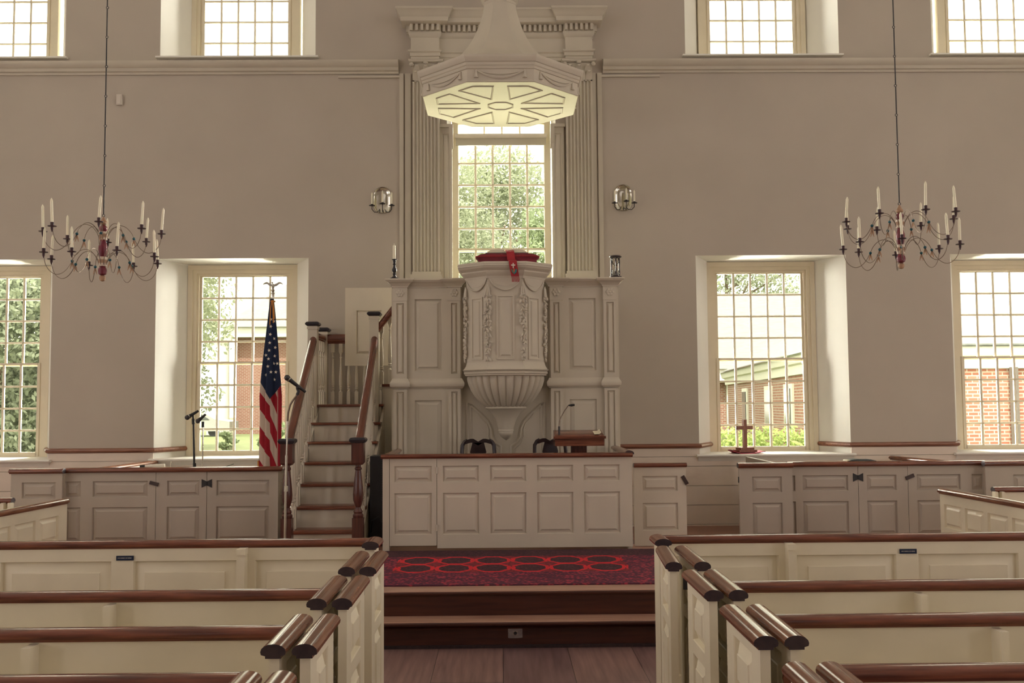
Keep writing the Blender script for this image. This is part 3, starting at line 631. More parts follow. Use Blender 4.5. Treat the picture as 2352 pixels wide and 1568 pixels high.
# ------------------------------------------------------------------ pulpit panelling
CX = .047
t = thing('pulpit_panelling', 'tall cream panelled wall with pilasters behind and beside the pulpit', 'panelling', (CX, 10.75, PZ))
YW = 10.72
for sx in (-1, 1):
    X = lambda a: CX+sx*a
    def span(a, b): return tuple(sorted((X(a), X(b))))
    # wing wall with two fielded panels
    a, b = span(.47, 1.222); p, q = span(.684, .976); m = MB()
    m.panelled(a, b, PZ, 3.05, YW-.02, .06, [(p, q, 2.10, 2.877), (p, q, 1.0, 1.79)], bw=.035, groove=.024); build('wing_wall', m, PULP, t)
    for c0, c1 in ((.482, .612), (1.055, 1.198)):
        a, b = span(c0, c1)
        m = MB(); m.panelled(a, b, 2.02, 2.86, YW-.06, .05, [(a+.03, b-.03, 2.07, 2.83)], bw=.012, groove=.018); m.panelled(a, b, PZ, 1.91, YW-.06, .05, [(a+.03, b-.03, .5, 1.88)], bw=.012, groove=.018)
        m.box(a-.004, b+.004, YW-.065, YW, 2.855, 3.02); build('pilaster_strip', m, PULP, t)
        r = MB(); xc = (a+b)/2; random.seed(int(c0*100)+sx)
        for k in range(6): r.ball((xc+.028*cos(k*pi/3), YW-.068, 2.94+.028*sin(k*pi/3)), (.018,.008,.018), 8, 5)
        r.ball((xc, YW-.07, 2.94), (.015,.012,.015), 8, 5); build('rosette', r, PULP, t)
    # cornice and mid moulding breaking forward over the strips
    def brk(y):
        e = [(.47,YW-.02),(.47,y),(.617,y),(.617,YW-.02),(1.05,YW-.02),(1.05,y),(1.205,y),(1.205,YW+.3)]
        pts = [(X(c), yy) for c, yy in e]
        return pts if sx > 0 else pts[::-1]
    CP = [(-.02,3.0),(.008,3.0),(.010,3.012),(.018,3.02),(.028,3.035),(.045,3.05),(.062,3.058),(.068,3.07),(.075,3.075),(.075,3.09),(-.02,3.098)]
    m = MB(); m.sweep(brk(YW-.065), CP); a, b = span(.46, 1.21); m.box(a, b, YW-.06, 11.1, 3.06, 3.095); build('cornice', m, PULP, t)
    MP = [(-.02,1.915),(.008,1.915),(.012,1.925),(.026,1.935),(.03,1.95),(.03,1.975),(.024,1.985),(.012,2.005),(.006,2.02),(-.02,2.025)]
    m = MB(); m.sweep(brk(YW-.06), MP); build('belt_moulding', m, PULP, t)
    # return wall to the rear
    a, b = span(1.19, 1.222); m = MB(); m.box(a, b, YW+.03, 12.1 if sx > 0 else 11.3, PZ, 3.05); build('return_wall', m, PULP, t)
m = MB(); m.box(CX-.5, CX+.5, YW+.035, YW+.09, PZ, 3.06); build('centre_wall', m, PULP, t)
# serpentine mouldings either side of the corbel
def serp(sx, ins):
    P = [(-.40+ins, .9), (-.40+ins, 1.76-ins*1.3), (-.36+ins, 1.735-ins), (-.262, 1.646-ins*1.1), (-.183-ins*.3, 1.566-ins*.8), (-.146-ins*.7, 1.482-ins*.3), (-.137-ins, 1.394), (-.10-ins*.8, 1.33-ins*.4), (-.045-ins*.6, 1.295-ins*.8), (-.045-ins*.6, .9)]
    return [(CX+sx*(-x-.0) if sx > 0 else CX+x, YW+.035, z) for x, z in [(x-.013, z) for x, z in P]]
for sx in (-1, 1):
    m = MB()
    for ins, r in ((0,.017),(.04,.009)):
        p = serp(sx, ins); m.tube(p+[p[0]], r, 6)
    build('serpentine_moulding', m, PULP, t)

# ------------------------------------------------------------------ pulpit
t = thing('pulpit', 'carved octagonal cream pulpit with leaf garlands on a fluted bowl', 'pulpit', (CX, 10.6, 1.37))
def octo(hw, sw, y0, dy, z, back=10.74):
    """half octagon plan: front half-width hw, side half-width sw, front face at y0, side corner at y0+dy"""
    return [(CX-sw, back, z), (CX-sw, y0+dy, z), (CX-hw, y0, z), (CX+hw, y0, z), (CX+sw, y0+dy, z), (CX+sw, back, z)]
def oring(d, z): return octo(.178+.414*d, .405+d, 10.2-d, .227, z)
m = MB(); m.loft([oring(0, 2.09), oring(0, 2.90), oring(.004, 3.06)]); 
pb = build('body', m, PULP, t, ang=20)
m = MB(); m.loft([oring(d, z) for d, z in ((.0,3.03),(.012,3.035),(.018,3.06),(.03,3.075),(.045,3.10),(.048,3.115),(.075,3.14),(.082,3.155),(.088,3.16),(.088,3.18),(.092,3.182),(.085,3.2))]); build('cornice', m, PULP, t, ang=20)
m = MB(); m.loft([oring(d, z) for d, z in ((-.01,2.035),(.018,2.04),(.02,2.052),(.03,2.058),(.032,2.07),(.026,2.078),(.04,2.09),(.046,2.096),(.03,2.105),(.01,2.14),(0,2.18))]); build('base_moulding', m, PULP, t, ang=20)
# panels of the faces
def face_frame(p0, p1, inset, z0, z1, nm='face_panel'):
    (xa, ya), (xb, yb) = p0, p1; L = hypot(xb-xa, yb-ya); q = MB()
    q.panelled(inset, L-inset, z0, z1, -.010, .02, [(inset+.016, L-inset-.016, z0+.016, z1-.016)], bw=.02, groove=.014)
    q.xf(Matrix.Translation((xa, ya, 0)) @ Matrix.Rotation(atan2(yb-ya, xb-xa), 4, 'Z')); build(nm, q, PULP, t)
face_frame((CX-.178,10.2), (CX+.178,10.2), .085, 2.20, 2.865)
face_frame((CX-.405,10.427), (CX-.178,10.2), .075, 2.20, 2.85); face_frame((CX+.178,10.2), (CX+.405,10.427), .075, 2.20, 2.85)
# swags between the corners and leaf garlands down each corner
C4 = [(CX-.405,10.427),(CX-.178,10.2),(CX+.178,10.2),(CX+.405,10.427)]
for i in range(3):
    (xa, ya), (xb, yb) = C4[i], C4[i+1]; dx, dy = xb-xa, yb-ya; L = hypot(dx, dy); nx, ny = dy/L, -dx/L
    m = MB()
    rows = []
    for k in range(13):
        u = .04+.92*k/12; dip = 1-(2*(k/12)-1)**2
        rows.append((xa+dx*u, ya+dy*u, dip))
    for zt, zb, o in ((3.05, .115, .010), (3.05, .075, .016)):
        up = [(x+nx*o, y+ny*o, zt-.012) for x, y, d in rows]; lo = [(x+nx*o*.7, y+ny*o*.7, zt-.02-zb*d**.8) for x, y, d in rows]
        b0 = [(x-nx*.01, y-ny*.01, zt-.012) for x, y, d in rows]; b1 = [(x-nx*.01, y-ny*.01, zt-.02-zb*d**.8) for x, y, d in rows]
        m.loft([[a, b, c, d] for a, b, c, d in zip(up, lo, b1, b0)])
    m.tube([(x+nx*.014, y+ny*.014, 3.03-.115*d**.8) for x, y, d in rows], .007, 6)
    build('swag', m, PULP, t)
random.seed(11)
for i, (x, y) in enumerate(C4):
    n = Vector((x-CX, y-10.62)).normalized(); tn = Vector((-n.y, n.x)); w = .034 if i in (1, 2) else .024
    m = MB()
    for k in (-1, 0, 1): m.tube([(x+tn.x*k*.013+n.x*.012, y+tn.y*k*.013+n.y*.012, 2.97-abs(k)*.02), (x+tn.x*k*.024+n.x*.02, y+tn.y*k*.024+n.y*.02, 2.86)], .009, 6)
    z = 2.85
    while z > 2.2:
        for s in (-1, 0, 1):
            if random.random() < .3: continue
            o = s*w*random.uniform(.6,1.1)*(1.0 if z > 2.35 else .6); c = (x+tn.x*o+n.x*random.uniform(.010,.028), y+tn.y*o+n.y*random.uniform(.006,.018), z+random.uniform(-.012,.012))
            j = len(m.v); m.ball((0,0,0), (random.uniform(.009,.014), random.uniform(.008,.013), random.uniform(.018,.03)), 7, 5)
            m.xf(Matrix.Translation(c) @ Matrix.Rotation(random.uniform(-.9,.9)+s*.5, 4, Vector((n.x,n.y,0))), j)
        if random.random() < .3:
            for q in range(5): a = q*2*pi/5; m.ball((x+tn.x*.02*cos(a)+n.x*.02, y+tn.y*.02*cos(a)+n.y*.02, z+.02*sin(a)), .01, 6, 5)
        z -= .032
    build('garland', m, PULP, t)
# fluted bowl, plate, corbel and drop finial
NF = 28
def flute(a, z):
    g = abs(sin(a*NF/2)); return 1-.075*(1-g)**1.4*(1 if z < 2.03 else .2)
bowl = [(.405,2.036),(.412,2.02),(.41,1.99),(.395,1.94),(.37,1.885),(.335,1.83),(.29,1.775),(.245,1.735),(.215,1.715)]
m = MB(); m.lathe(bowl, CX, 10.62, NF*8, flute); m.v = [(x, min(y, 10.752), z) for x, y, z in m.v]; build('fluted_bowl', m, PULP, t, ang=60)
m = MB(); m.lathe([(.20,1.69),(.21,1.692),(.218,1.702),(.218,1.712),(.21,1.722)], CX, 10.62, 40); m.v = [(x, min(y, 10.752), z) for x, y, z in m.v]; build('bowl_plate', m, PULP, t)
m = MB(); m.lathe([(.195,1.692),(.185,1.68),(.15,1.645),(.12,1.60),(.098,1.55),(.085,1.50),(.078,1.475),(.082,1.47),(.082,1.46),(.072,1.455)], CX, 10.62, 32); m.v = [(x, min(y, 10.752), z) for x, y, z in m.v]; build('corbel', m, PULP, t)
m = MB(); m.lathe([(.074,1.458),(.078,1.445),(.07,1.42),(.045,1.39),(.02,1.372),(.003,1.36)], CX, 10.62, 32); build('drop_finial', m, PULP, t)
# cushion, book, stole
t = thing('cushion', 'plump crimson velvet cushion on top of the pulpit', 'cushion', (CX+.02, 10.38, 3.2))
m = MB(); c = Vector((CX+.025, 10.36))
def sq(hw, hd, z, n=28, e=.28):
    return [(c.x+hw*math.copysign(abs(cos(2*pi*i/n))**e, cos(2*pi*i/n)), c.y+hd*math.copysign(abs(sin(2*pi*i/n))**e, sin(2*pi*i/n)), z) for i in range(n)]
m.loft([sq(.305,.12,3.2015), sq(.31,.125,3.21), sq(.302,.12,3.235), sq(.325,.13,3.262), sq(.33,.132,3.27), sq(.322,.128,3.277), sq(.285,.11,3.298), sq(.24,.09,3.306)]); build('cushion_cover', m, VELVET, t)
m = MB(); q = sq(.331,.133,3.27); m.tube(q+[q[0]], .005, 6); build('piping', m, REDC, t)
t = thing('open_book', 'large open book lying on the crimson pulpit cushion', 'book', (CX, 10.36, 3.3))
for s in (-1, 1):
    m = MB(); xs = [.004,.03,.07,.12,.17,.205]; zs = [3.318,3.345,3.353,3.351,3.341,3.326]
    m.loft([[(CX+.02+s*x, 10.29, 3.31), (CX+.02+s*x, 10.29, z), (CX+.02+s*x, 10.45, z+.012), (CX+.02+s*x, 10.45, 3.31)] for x, z in zip(xs, zs)]); build('page_block', m, PAPER, t)
m = MB(); m.box(CX-.20,CX+.24,10.285,10.46,3.308,3.314); build('book_cover', m, COVER, t)
t = thing('stole', 'red fringed cloth marker with white cross hanging over the pulpit edge', 'stole', (.13, 10.1, 3.2))
def band(path, hw):
    m = MB()
    m.loft([[(x-hw*(1+.0*k), y, z), (x+hw, y, z), (x+hw, y+.004, z-.003), (x-hw, y+.004, z-.003)] for k, (x, y, z) in enumerate(path)]); return m
sp = [(.088,10.40,3.348),(.095,10.30,3.346),(.10,10.235,3.318),(.105,10.222,3.285),(.113,10.21,3.22),(.118,10.12,3.215),(.125,10.098,3.20),(.129,10.096,3.16),(.148,10.094,3.045)]
build('cloth_band', band(sp, .041), REDC, t)
m = MB()
for k in range(13):
    x = .112+k*.0062; m.tube([(x,10.097,3.047),(x+.004,10.095,3.015),(x+random.uniform(0,.006),10.096,2.985)], .0022, 5)
build('fringe', m, REDC, t)
m = MB(); m.box(.124,.134,10.086,10.0915,3.125,3.178); m.box(.108,.15,10.0855,10.091,3.15,3.162); build('cross_emblem', m, WHITEC, t)
for col, pts in ((SEA, [(.14,3.06),(.163,3.085),(.166,3.112),(.155,3.118),(.146,3.10),(.138,3.075)]), (OLIVE, [(.138,3.06),(.112,3.088),(.108,3.112),(.118,3.116),(.13,3.10),(.137,3.08)]), (ORANGE, [(.137,3.075),(.13,3.10),(.132,3.122),(.14,3.126),(.145,3.10)])):
    m = MB(); m.ext(pts, 'y', 10.087, 10.0925); build('flame_emblem', m, col, t)
# candlestick and hourglass on the wings
t = thing('candlestick', 'black turned candlestick with white candle on the panelling ledge', 'candlestick', (-1.147, 10.72, 3.095))
m = MB(); m.lathe([(.055,3.095),(.057,3.102),(.045,3.112),(.025,3.12),(.016,3.135),(.014,3.145),(.022,3.155),(.013,3.165),(.027,3.19),(.025,3.205),(.014,3.23),(.012,3.25),(.02,3.26),(.012,3.27),(.016,3.285),(.018,3.305),(.03,3.31),(.03,3.315),(.014,3.316)], -1.147, 10.72, 20); build('stick', m, NAVY, t)
m = MB(); m.lathe([(.0165,3.314),(.015,3.46),(.012,3.466)], -1.15, 10.72, 16); m.tube([(-1.15,10.72,3.464),(-1.151,10.72,3.487)], .0022, 6); build('candle', m, WAX, t)
t = thing('hourglass', 'dark framed hourglass standing on the panelling ledge', 'hourglass', (1.243, 10.70, 3.095))
hx, hy = 1.243, 10.70
for nm, z in (('base', 3.095), ('cap', 3.315)): m = MB(); m.lathe([(.062,z),(.068,z+.006),(.066,z+.014),(.058,z+.02)], hx, hy, 24); build(nm, m, DARKW, t)
for k in range(3):
    a = k*2*pi/3+.5; m = MB(); m.lathe([(.006,3.115),(.009,3.15),(.006,3.21),(.009,3.28),(.006,3.315)], hx+.05*cos(a), hy+.05*sin(a), 10); build('post', m, DARKW, t)
m = MB(); m.lathe([(.03,3.117),(.041,3.135),(.043,3.16),(.03,3.185),(.005,3.213),(.03,3.245),(.041,3.275),(.041,3.30),(.03,3.314)], hx, hy, 20); build('glass_bulb', m, CLEAR, t)
m = MB(); m.lathe([(.03,3.12),(.037,3.135),(.038,3.155),(.02,3.168),(.002,3.174)], hx, hy, 18); build('sand', m, SAND, t)

# ------------------------------------------------------------------ sounding board
SB = Vector((.012, 10.35)); K = 1/cos(pi/8)
def oct8(ap, z, c=SB): return [(c.x+ap*K*cos(pi/8+i*pi/4), c.y+ap*K*sin(pi/8+i*pi/4), z) for i in range(8)]
t = thing('sounding_board', 'octagonal cream sounding board with curved spire hanging above the pulpit', 'sounding board', (SB.x, SB.y, 4.88))
m = MB(); m.loft([oct8(a, z) for a, z in ((.775,4.885),(.79,4.88),(.797,4.885),(.797,4.90),(.79,4.905),(.79,5.02))]); build('fascia', m, PULP, t, ang=20)
m = MB(); m.loft([oct8(a, z) for a, z in ((.785,5.01),(.80,5.015),(.805,5.03),(.80,5.04),(.81,5.05),(.815,5.075),(.825,5.08),(.845,5.11),(.85,5.125),(.85,5.14),(.80,5.155))]); build('cornice', m, PULP, t, ang=20)
rp = [(.84,5.14),(.70,5.175),(.58,5.235),(.48,5.305),(.40,5.385),(.335,5.47),(.285,5.56),(.24,5.66),(.205,5.76),(.178,5.86),(.16,5.96),(.152,6.05)]
m = MB(); m.loft([oct8(a, z) for a, z in rp]); build('spire', m, PULP, t, ang=25)
m = MB(); m.loft([oct8(a, z) for a, z in ((.15,5.94),(.165,5.95),(.17,5.97),(.155,5.98),(.165,5.985),(.19,6.02),(.20,6.06),(.17,6.12),(.10,6.2))]); build('collar', m, PULP, t, ang=25)
m = MB(); m.lathe([(.10,6.19),(.06,6.24),(.05,6.3),(.10,6.4),(.11,6.5),(.06,6.62),(.015,6.7)], SB.x, SB.y, 20); build('finial', m, PULP, t)
m = MB(); m.tube([(SB.x,SB.y,6.68),(SB.x,SB.y,9.0)], .012, 8); build('hanger_rod', m, IRON, t)
# soffit: slab with eight sunk panels and an octagonal centre
m = MB(); m.loft([oct8(.78,4.886), oct8(.78,4.93)]); sof = build('soffit', m, PULP, t, ang=20)
def sunk(poly, nm):
    cx_ = sum(p[0] for p in poly)/len(poly); cy_ = sum(p[1] for p in poly)/len(poly)
    def ins(d):
        out = []; n = len(poly)
        for i in range(n):
            p0, p1, p2 = Vector(poly[i-1]), Vector(poly[i]), Vector(poly[(i+1) % n])
            e0 = (p1-p0).normalized(); e1 = (p2-p1).normalized(); n0 = Vector((-e0.y,e0.x)); n1 = Vector((-e1.y,e1.x)); mm = n0+n1; mm = mm/max(mm.dot(n0), .3)
            out.append(p1+mm*d)
        return out
    q = MB(); rr = []
    for d, z in ((0,4.887),(0,4.878),(.006,4.874),(.012,4.876),(.018,4.8858),(.05,4.8858)): rr.append([(p.x, p.y, z) for p in ins(d)])
    q.loft(rr); build(nm, q, PULP, sof, ang=20)
for k in range(8):
    a = k*pi/4+pi/8   # corner directions; panels lie between the ribs that run to the middle of each side
    q = lambda r, b: (SB.x+r*cos(b), SB.y+r*sin(b))
    # panel bounded by half-sides around a corner
    w = .065; ap0, ap1 = .25, .665
    side0, side1 = a-pi/8, a+pi/8
    def pt(sd, dist, off):
        d = Vector((cos(sd), sin(sd))); n = Vector((-d.y, d.x)); v = SB+d*dist+n*off; return (v.x, v.y)
    corner = q(ap1*K, a)
    poly = [pt(side0, ap0+.03, w), pt(side0, ap1, w), corner, pt(side1, ap1, -w), pt(side1, ap0+.03, -w)]
    # inner end narrows toward the centre
    poly = [q(.30, a), pt(side0, .34, w*.9), pt(side0, ap1, w), corner, pt(side1, ap1, -w), pt(side1, .34, -w*.9)] if k % 2 == 0 or True else poly
    poly = [p for i, p in enumerate(poly) if i != 0]
    poly = [(SB.x+.23*cos(a), SB.y+.23*sin(a))]+[poly[1], poly[2], poly[3]] + []
    sunk(poly, 'sunk_panel')
sunk([(x, y) for x, y, z in oct8(.135, 0)], 'centre_panel')
# swags and tassels on the fascia
for k in range(8):
    a = k*pi/4+pi/8; p0 = Vector((SB.x+.797*K*cos(a), SB.y+.797*K*sin(a))); p1 = Vector((SB.x+.797*K*cos(a+pi/4), SB.y+.797*K*sin(a+pi/4)))
    if p0.y > 10.9 and p1.y > 10.9: continue
    d = p1-p0; m = MB(); pts = []
    for j in range(15):
        u = .14+.72*j/14; v = p0+d*u; pts.append((v.x, v.y, 5.0-.075*(1-(2*j/14-1)**2)))
    m.tube(pts, .009, 6, taper=[.6+.9*(1-(2*j/14-1)**2) for j in range(15)])
    pts2 = [(x, y, z*.5+5.0*.5-.003) for x, y, z in pts]; m.tube(pts2, .005, 6); build('swag', m, PULP, t)
    for u in (.14, .86):
        v = p0+d*u; m = MB(); m.lathe([(.004,5.005),(.011,5.0),(.008,4.985),(.012,4.965),(.022,4.925),(.0,4.922)], v.x, v.y, 10); build('tassel', m, PULP, t)

# ------------------------------------------------------------------ window pilasters and entablature
for sx, lab in ((-1, 'tall fluted cream pilaster with carved capital beside the window, candlestick side'), (1, 'tall fluted cream pilaster with carved capital beside the window, hourglass side')):
    c = CX-.022+sx*.93 if sx < 0 else .985; w = .165
    t = thing('fluted_pilaster', lab, 'pilaster', (c, 12.15, 2.6), 'fluted pilasters flanking the pulpit window')
    m = MB(); P = [(c-w, 12.197), (c-w, 12.09)]; nf = 7; pitch = (2*w-.03)/nf
    for k in range(nf):
        x0 = c-w+.015+k*pitch; P.append((x0+.006, 12.09))
        for j in range(1, 6): a = pi*j/6; P.append((x0+pitch/2-(pitch/2-.006)*cos(a), 12.09+.022*sin(a)))
        P.append((x0+pitch-.006, 12.09))
    P += [(c+w, 12.09), (c+w, 12.197)]; m.ext(P, 'z', 3.36, 5.74); build('shaft', m, TRIMP, t, ang=50)
    m = MB()
    for d, z0, z1 in ((.03,2.6,3.30),(.025,3.30,3.325),(.012,3.325,3.36)): m.box(c-w-d, c+w+d, 12.09-d, 12.197, z0, z1)
    build('base', m, TRIMP, t)
    m = MB(); m.box(c-w, c+w, 12.09, 12.197, 5.72, 5.95)
    for row, (z0, z1, n) in enumerate(((5.735,5.84,4),(5.80,5.915,3))):
        for k in range(n):
            x = c-w+(k+.5)*2*w/n; m.loft([[(x-.035,12.09,z0),(x+.035,12.09,z0),(x+.035,12.1,z0),(x-.035,12.1,z0)],[(x-.04,12.075,(z0+z1)/2),(x+.04,12.075,(z0+z1)/2),(x+.04,12.09,(z0+z1)/2),(x-.04,12.09,(z0+z1)/2)],[(x-.022,12.04,z1),(x+.022,12.04,z1),(x+.022,12.06,z1),(x-.022,12.06,z1)],[(x-.01,12.03,z1-.02),(x+.01,12.03,z1-.02),(x+.01,12.04,z1-.015),(x-.01,12.04,z1-.015)]])
    for s in (-1,1):
        m.ball((c+s*(w+.01),12.06,5.925), (.03,.03,.026), 12, 8)
    m.ball((c,12.05,5.945), (.03,.02,.022), 10, 6); build('capital', m, TRIMP, t)
    m = MB(); m.loft([[(c-w-e,y,z),(c-w*.5,y+.02,z),(c,y+.026,z),(c+w*.5,y+.02,z),(c+w+e,y,z),(c+w+e,12.197,z),(c-w-e,12.197,z)] for e, y, z in ((.02,12.06,5.952),(.045,12.04,5.965),(.045,12.04,5.985),(.05,12.035,5.99))]); build('abacus', m, TRIMP, t)
    # inner jamb pilaster with bracket
    j = -.665 if sx < 0 else .72; m = MB(); m.panelled(j-.075, j+.075, 2.6, 5.16, 12.15, .045, [(j-.045, j+.045, 2.8, 5.08)], bw=.01, groove=.008); m.box(j-.09,j+.09,12.13,12.197,5.16,5.2)
    build('jamb_pilaster', m, TRIMP, t)
    jx = -.60 if sx < 0 else .65; m = MB(); m.ext([(12.197,4.9),(12.16,4.93),(12.13,5.02),(12.08,5.12),(12.08,5.18),(12.197,5.2)], 'x', jx-.025, jx+.025); build('bracket', m, TRIMP, t)
t = thing('entablature', 'dentilled cream entablature across the top of the window pilasters', 'entablature', (CX, 12.1, 5.99))
m = MB()
def eb(y): return [(-1.09,12.197),(-1.09,y),(-.74,y),(-.74,12.13),(.82,12.13),(.82,y),(1.155,y),(1.155,12.197)]
ARC = [(-.05,5.99),(.0,5.99),(.0,6.03),(.012,6.035),(.012,6.075),(.03,6.09),(.03,6.11),(-.05,6.11)]
m.sweep(eb(12.08), ARC); build('architrave', m, TRIMP, t)
m = MB(); m.sweep(eb(12.08), [(-.05,6.11),(0,6.11),(0,6.27),(.012,6.28),(.03,6.32),(.03,6.335),(-.05,6.335)]); build('frieze', m, TRIMP, t)
m = MB(); m.sweep(eb(12.08), [(-.05,6.335),(.022,6.335),(.022,6.43),(-.05,6.43)])
def dent(x0, x1, y, step=.062):
    n = int((x1-x0)/step)
    for k in range(n+1):
        x = x0+(x1-x0)*k/n; m.box(x-.017, x+.017, y-.06, y-.02, 6.345, 6.43)
dent(-1.08,-.75,12.08); dent(.83,1.145,12.08); dent(-.68,.76,12.13)
for x in (-1.13, 1.195): m.box(x-.02,x+.02,12.09,12.12,6.345,6.43); m.box(x-.02,x+.02,12.15,12.18,6.345,6.43)
build('dentil_band', m, TRIMP, t)
m = MB(); m.sweep(eb(12.08), [(-.05,6.425),(.09,6.425),(.115,6.44),(.12,6.49),(.13,6.50),(.14,6.52),(.16,6.56),(.175,6.575),(.175,6.60),(-.05,6.62)]); build('cornice', m, TRIMP, t)

# ------------------------------------------------------------------ sconces and wall plate
for sx, x0, zb, lab in ((-1, -1.452, 4.10, 'pewter candle sconce on the wall, staircase side of the window'), (1, 1.522, 4.115, 'pewter candle sconce on the wall, hourglass side of the window')):
    t = thing('wall_sconce', lab, 'sconce', (x0, 12.18, zb), 'pewter wall sconces')
    m = MB(); w = .112; prof = []
    outl = [(-w*.72,0),(-w,.07)]+[(w*cos(pi-pi*i/14), .20+.115*sin(pi-pi*i/14)) for i in range(15)]+[(w,.07),(w*.72,0),(w*.3,-.015),(-w*.3,-.015)]
    rings = []
    for s, y in ((1,12.195),(1,12.18),(.96,12.176),(.9,12.184),(.5,12.189),(.05,12.191)): rings.append([(x0+px_*s, y, zb+.16+(pz_-.145)*s) for px_, pz_ in outl])
    m.loft(rings); build('back_plate', m, PEWTER, t, ang=60)
    for k, (dx, dy, dz) in enumerate(((-.115,-.09,.075),(.02,-.15,.085),(.125,-.09,.075))):
        m = MB(); cx_, cy_, cz_ = x0+dx, 12.18+dy, zb+dz
        m.tube([(x0+dx*.25,12.175,zb+.05),(x0+dx*.4,12.16+dy*.3,zb+.01),(x0+dx*.75,12.17+dy*.7,zb-.002),(cx_,cy_,zb+.03),(cx_,cy_,cz_)], .0045, 6); a = build('arm', m, IRON, t)
        m = MB(); m.lathe([(.008,cz_-.004),(.035,cz_),(.038,cz_+.006),(.014,cz_+.005),(.015,cz_+.02),(.011,cz_+.021)], cx_, cy_, 16); build('drip_pan', m, IRON, a)
        m = MB(); m.lathe([(.0115,cz_+.018),(.0115,cz_+.145),(.008,cz_+.155),(.001,cz_+.168)], cx_, cy_, 12); build('candle', m, WAX, a)
t = thing('wall_box', 'small cream plastic box on the plaster wall behind the chandelier chain', 'wall box', (-4.70, 12.2, 5.48))
m = MB(); m.box(-4.735,-4.665,12.165,12.2,5.47,5.60); build('case', m, PLASTIC, t)
m = MB(); m.box(-4.722,-4.678,12.158,12.166,5.485,5.585); build('cover_plate', m, PLASTIC, t)

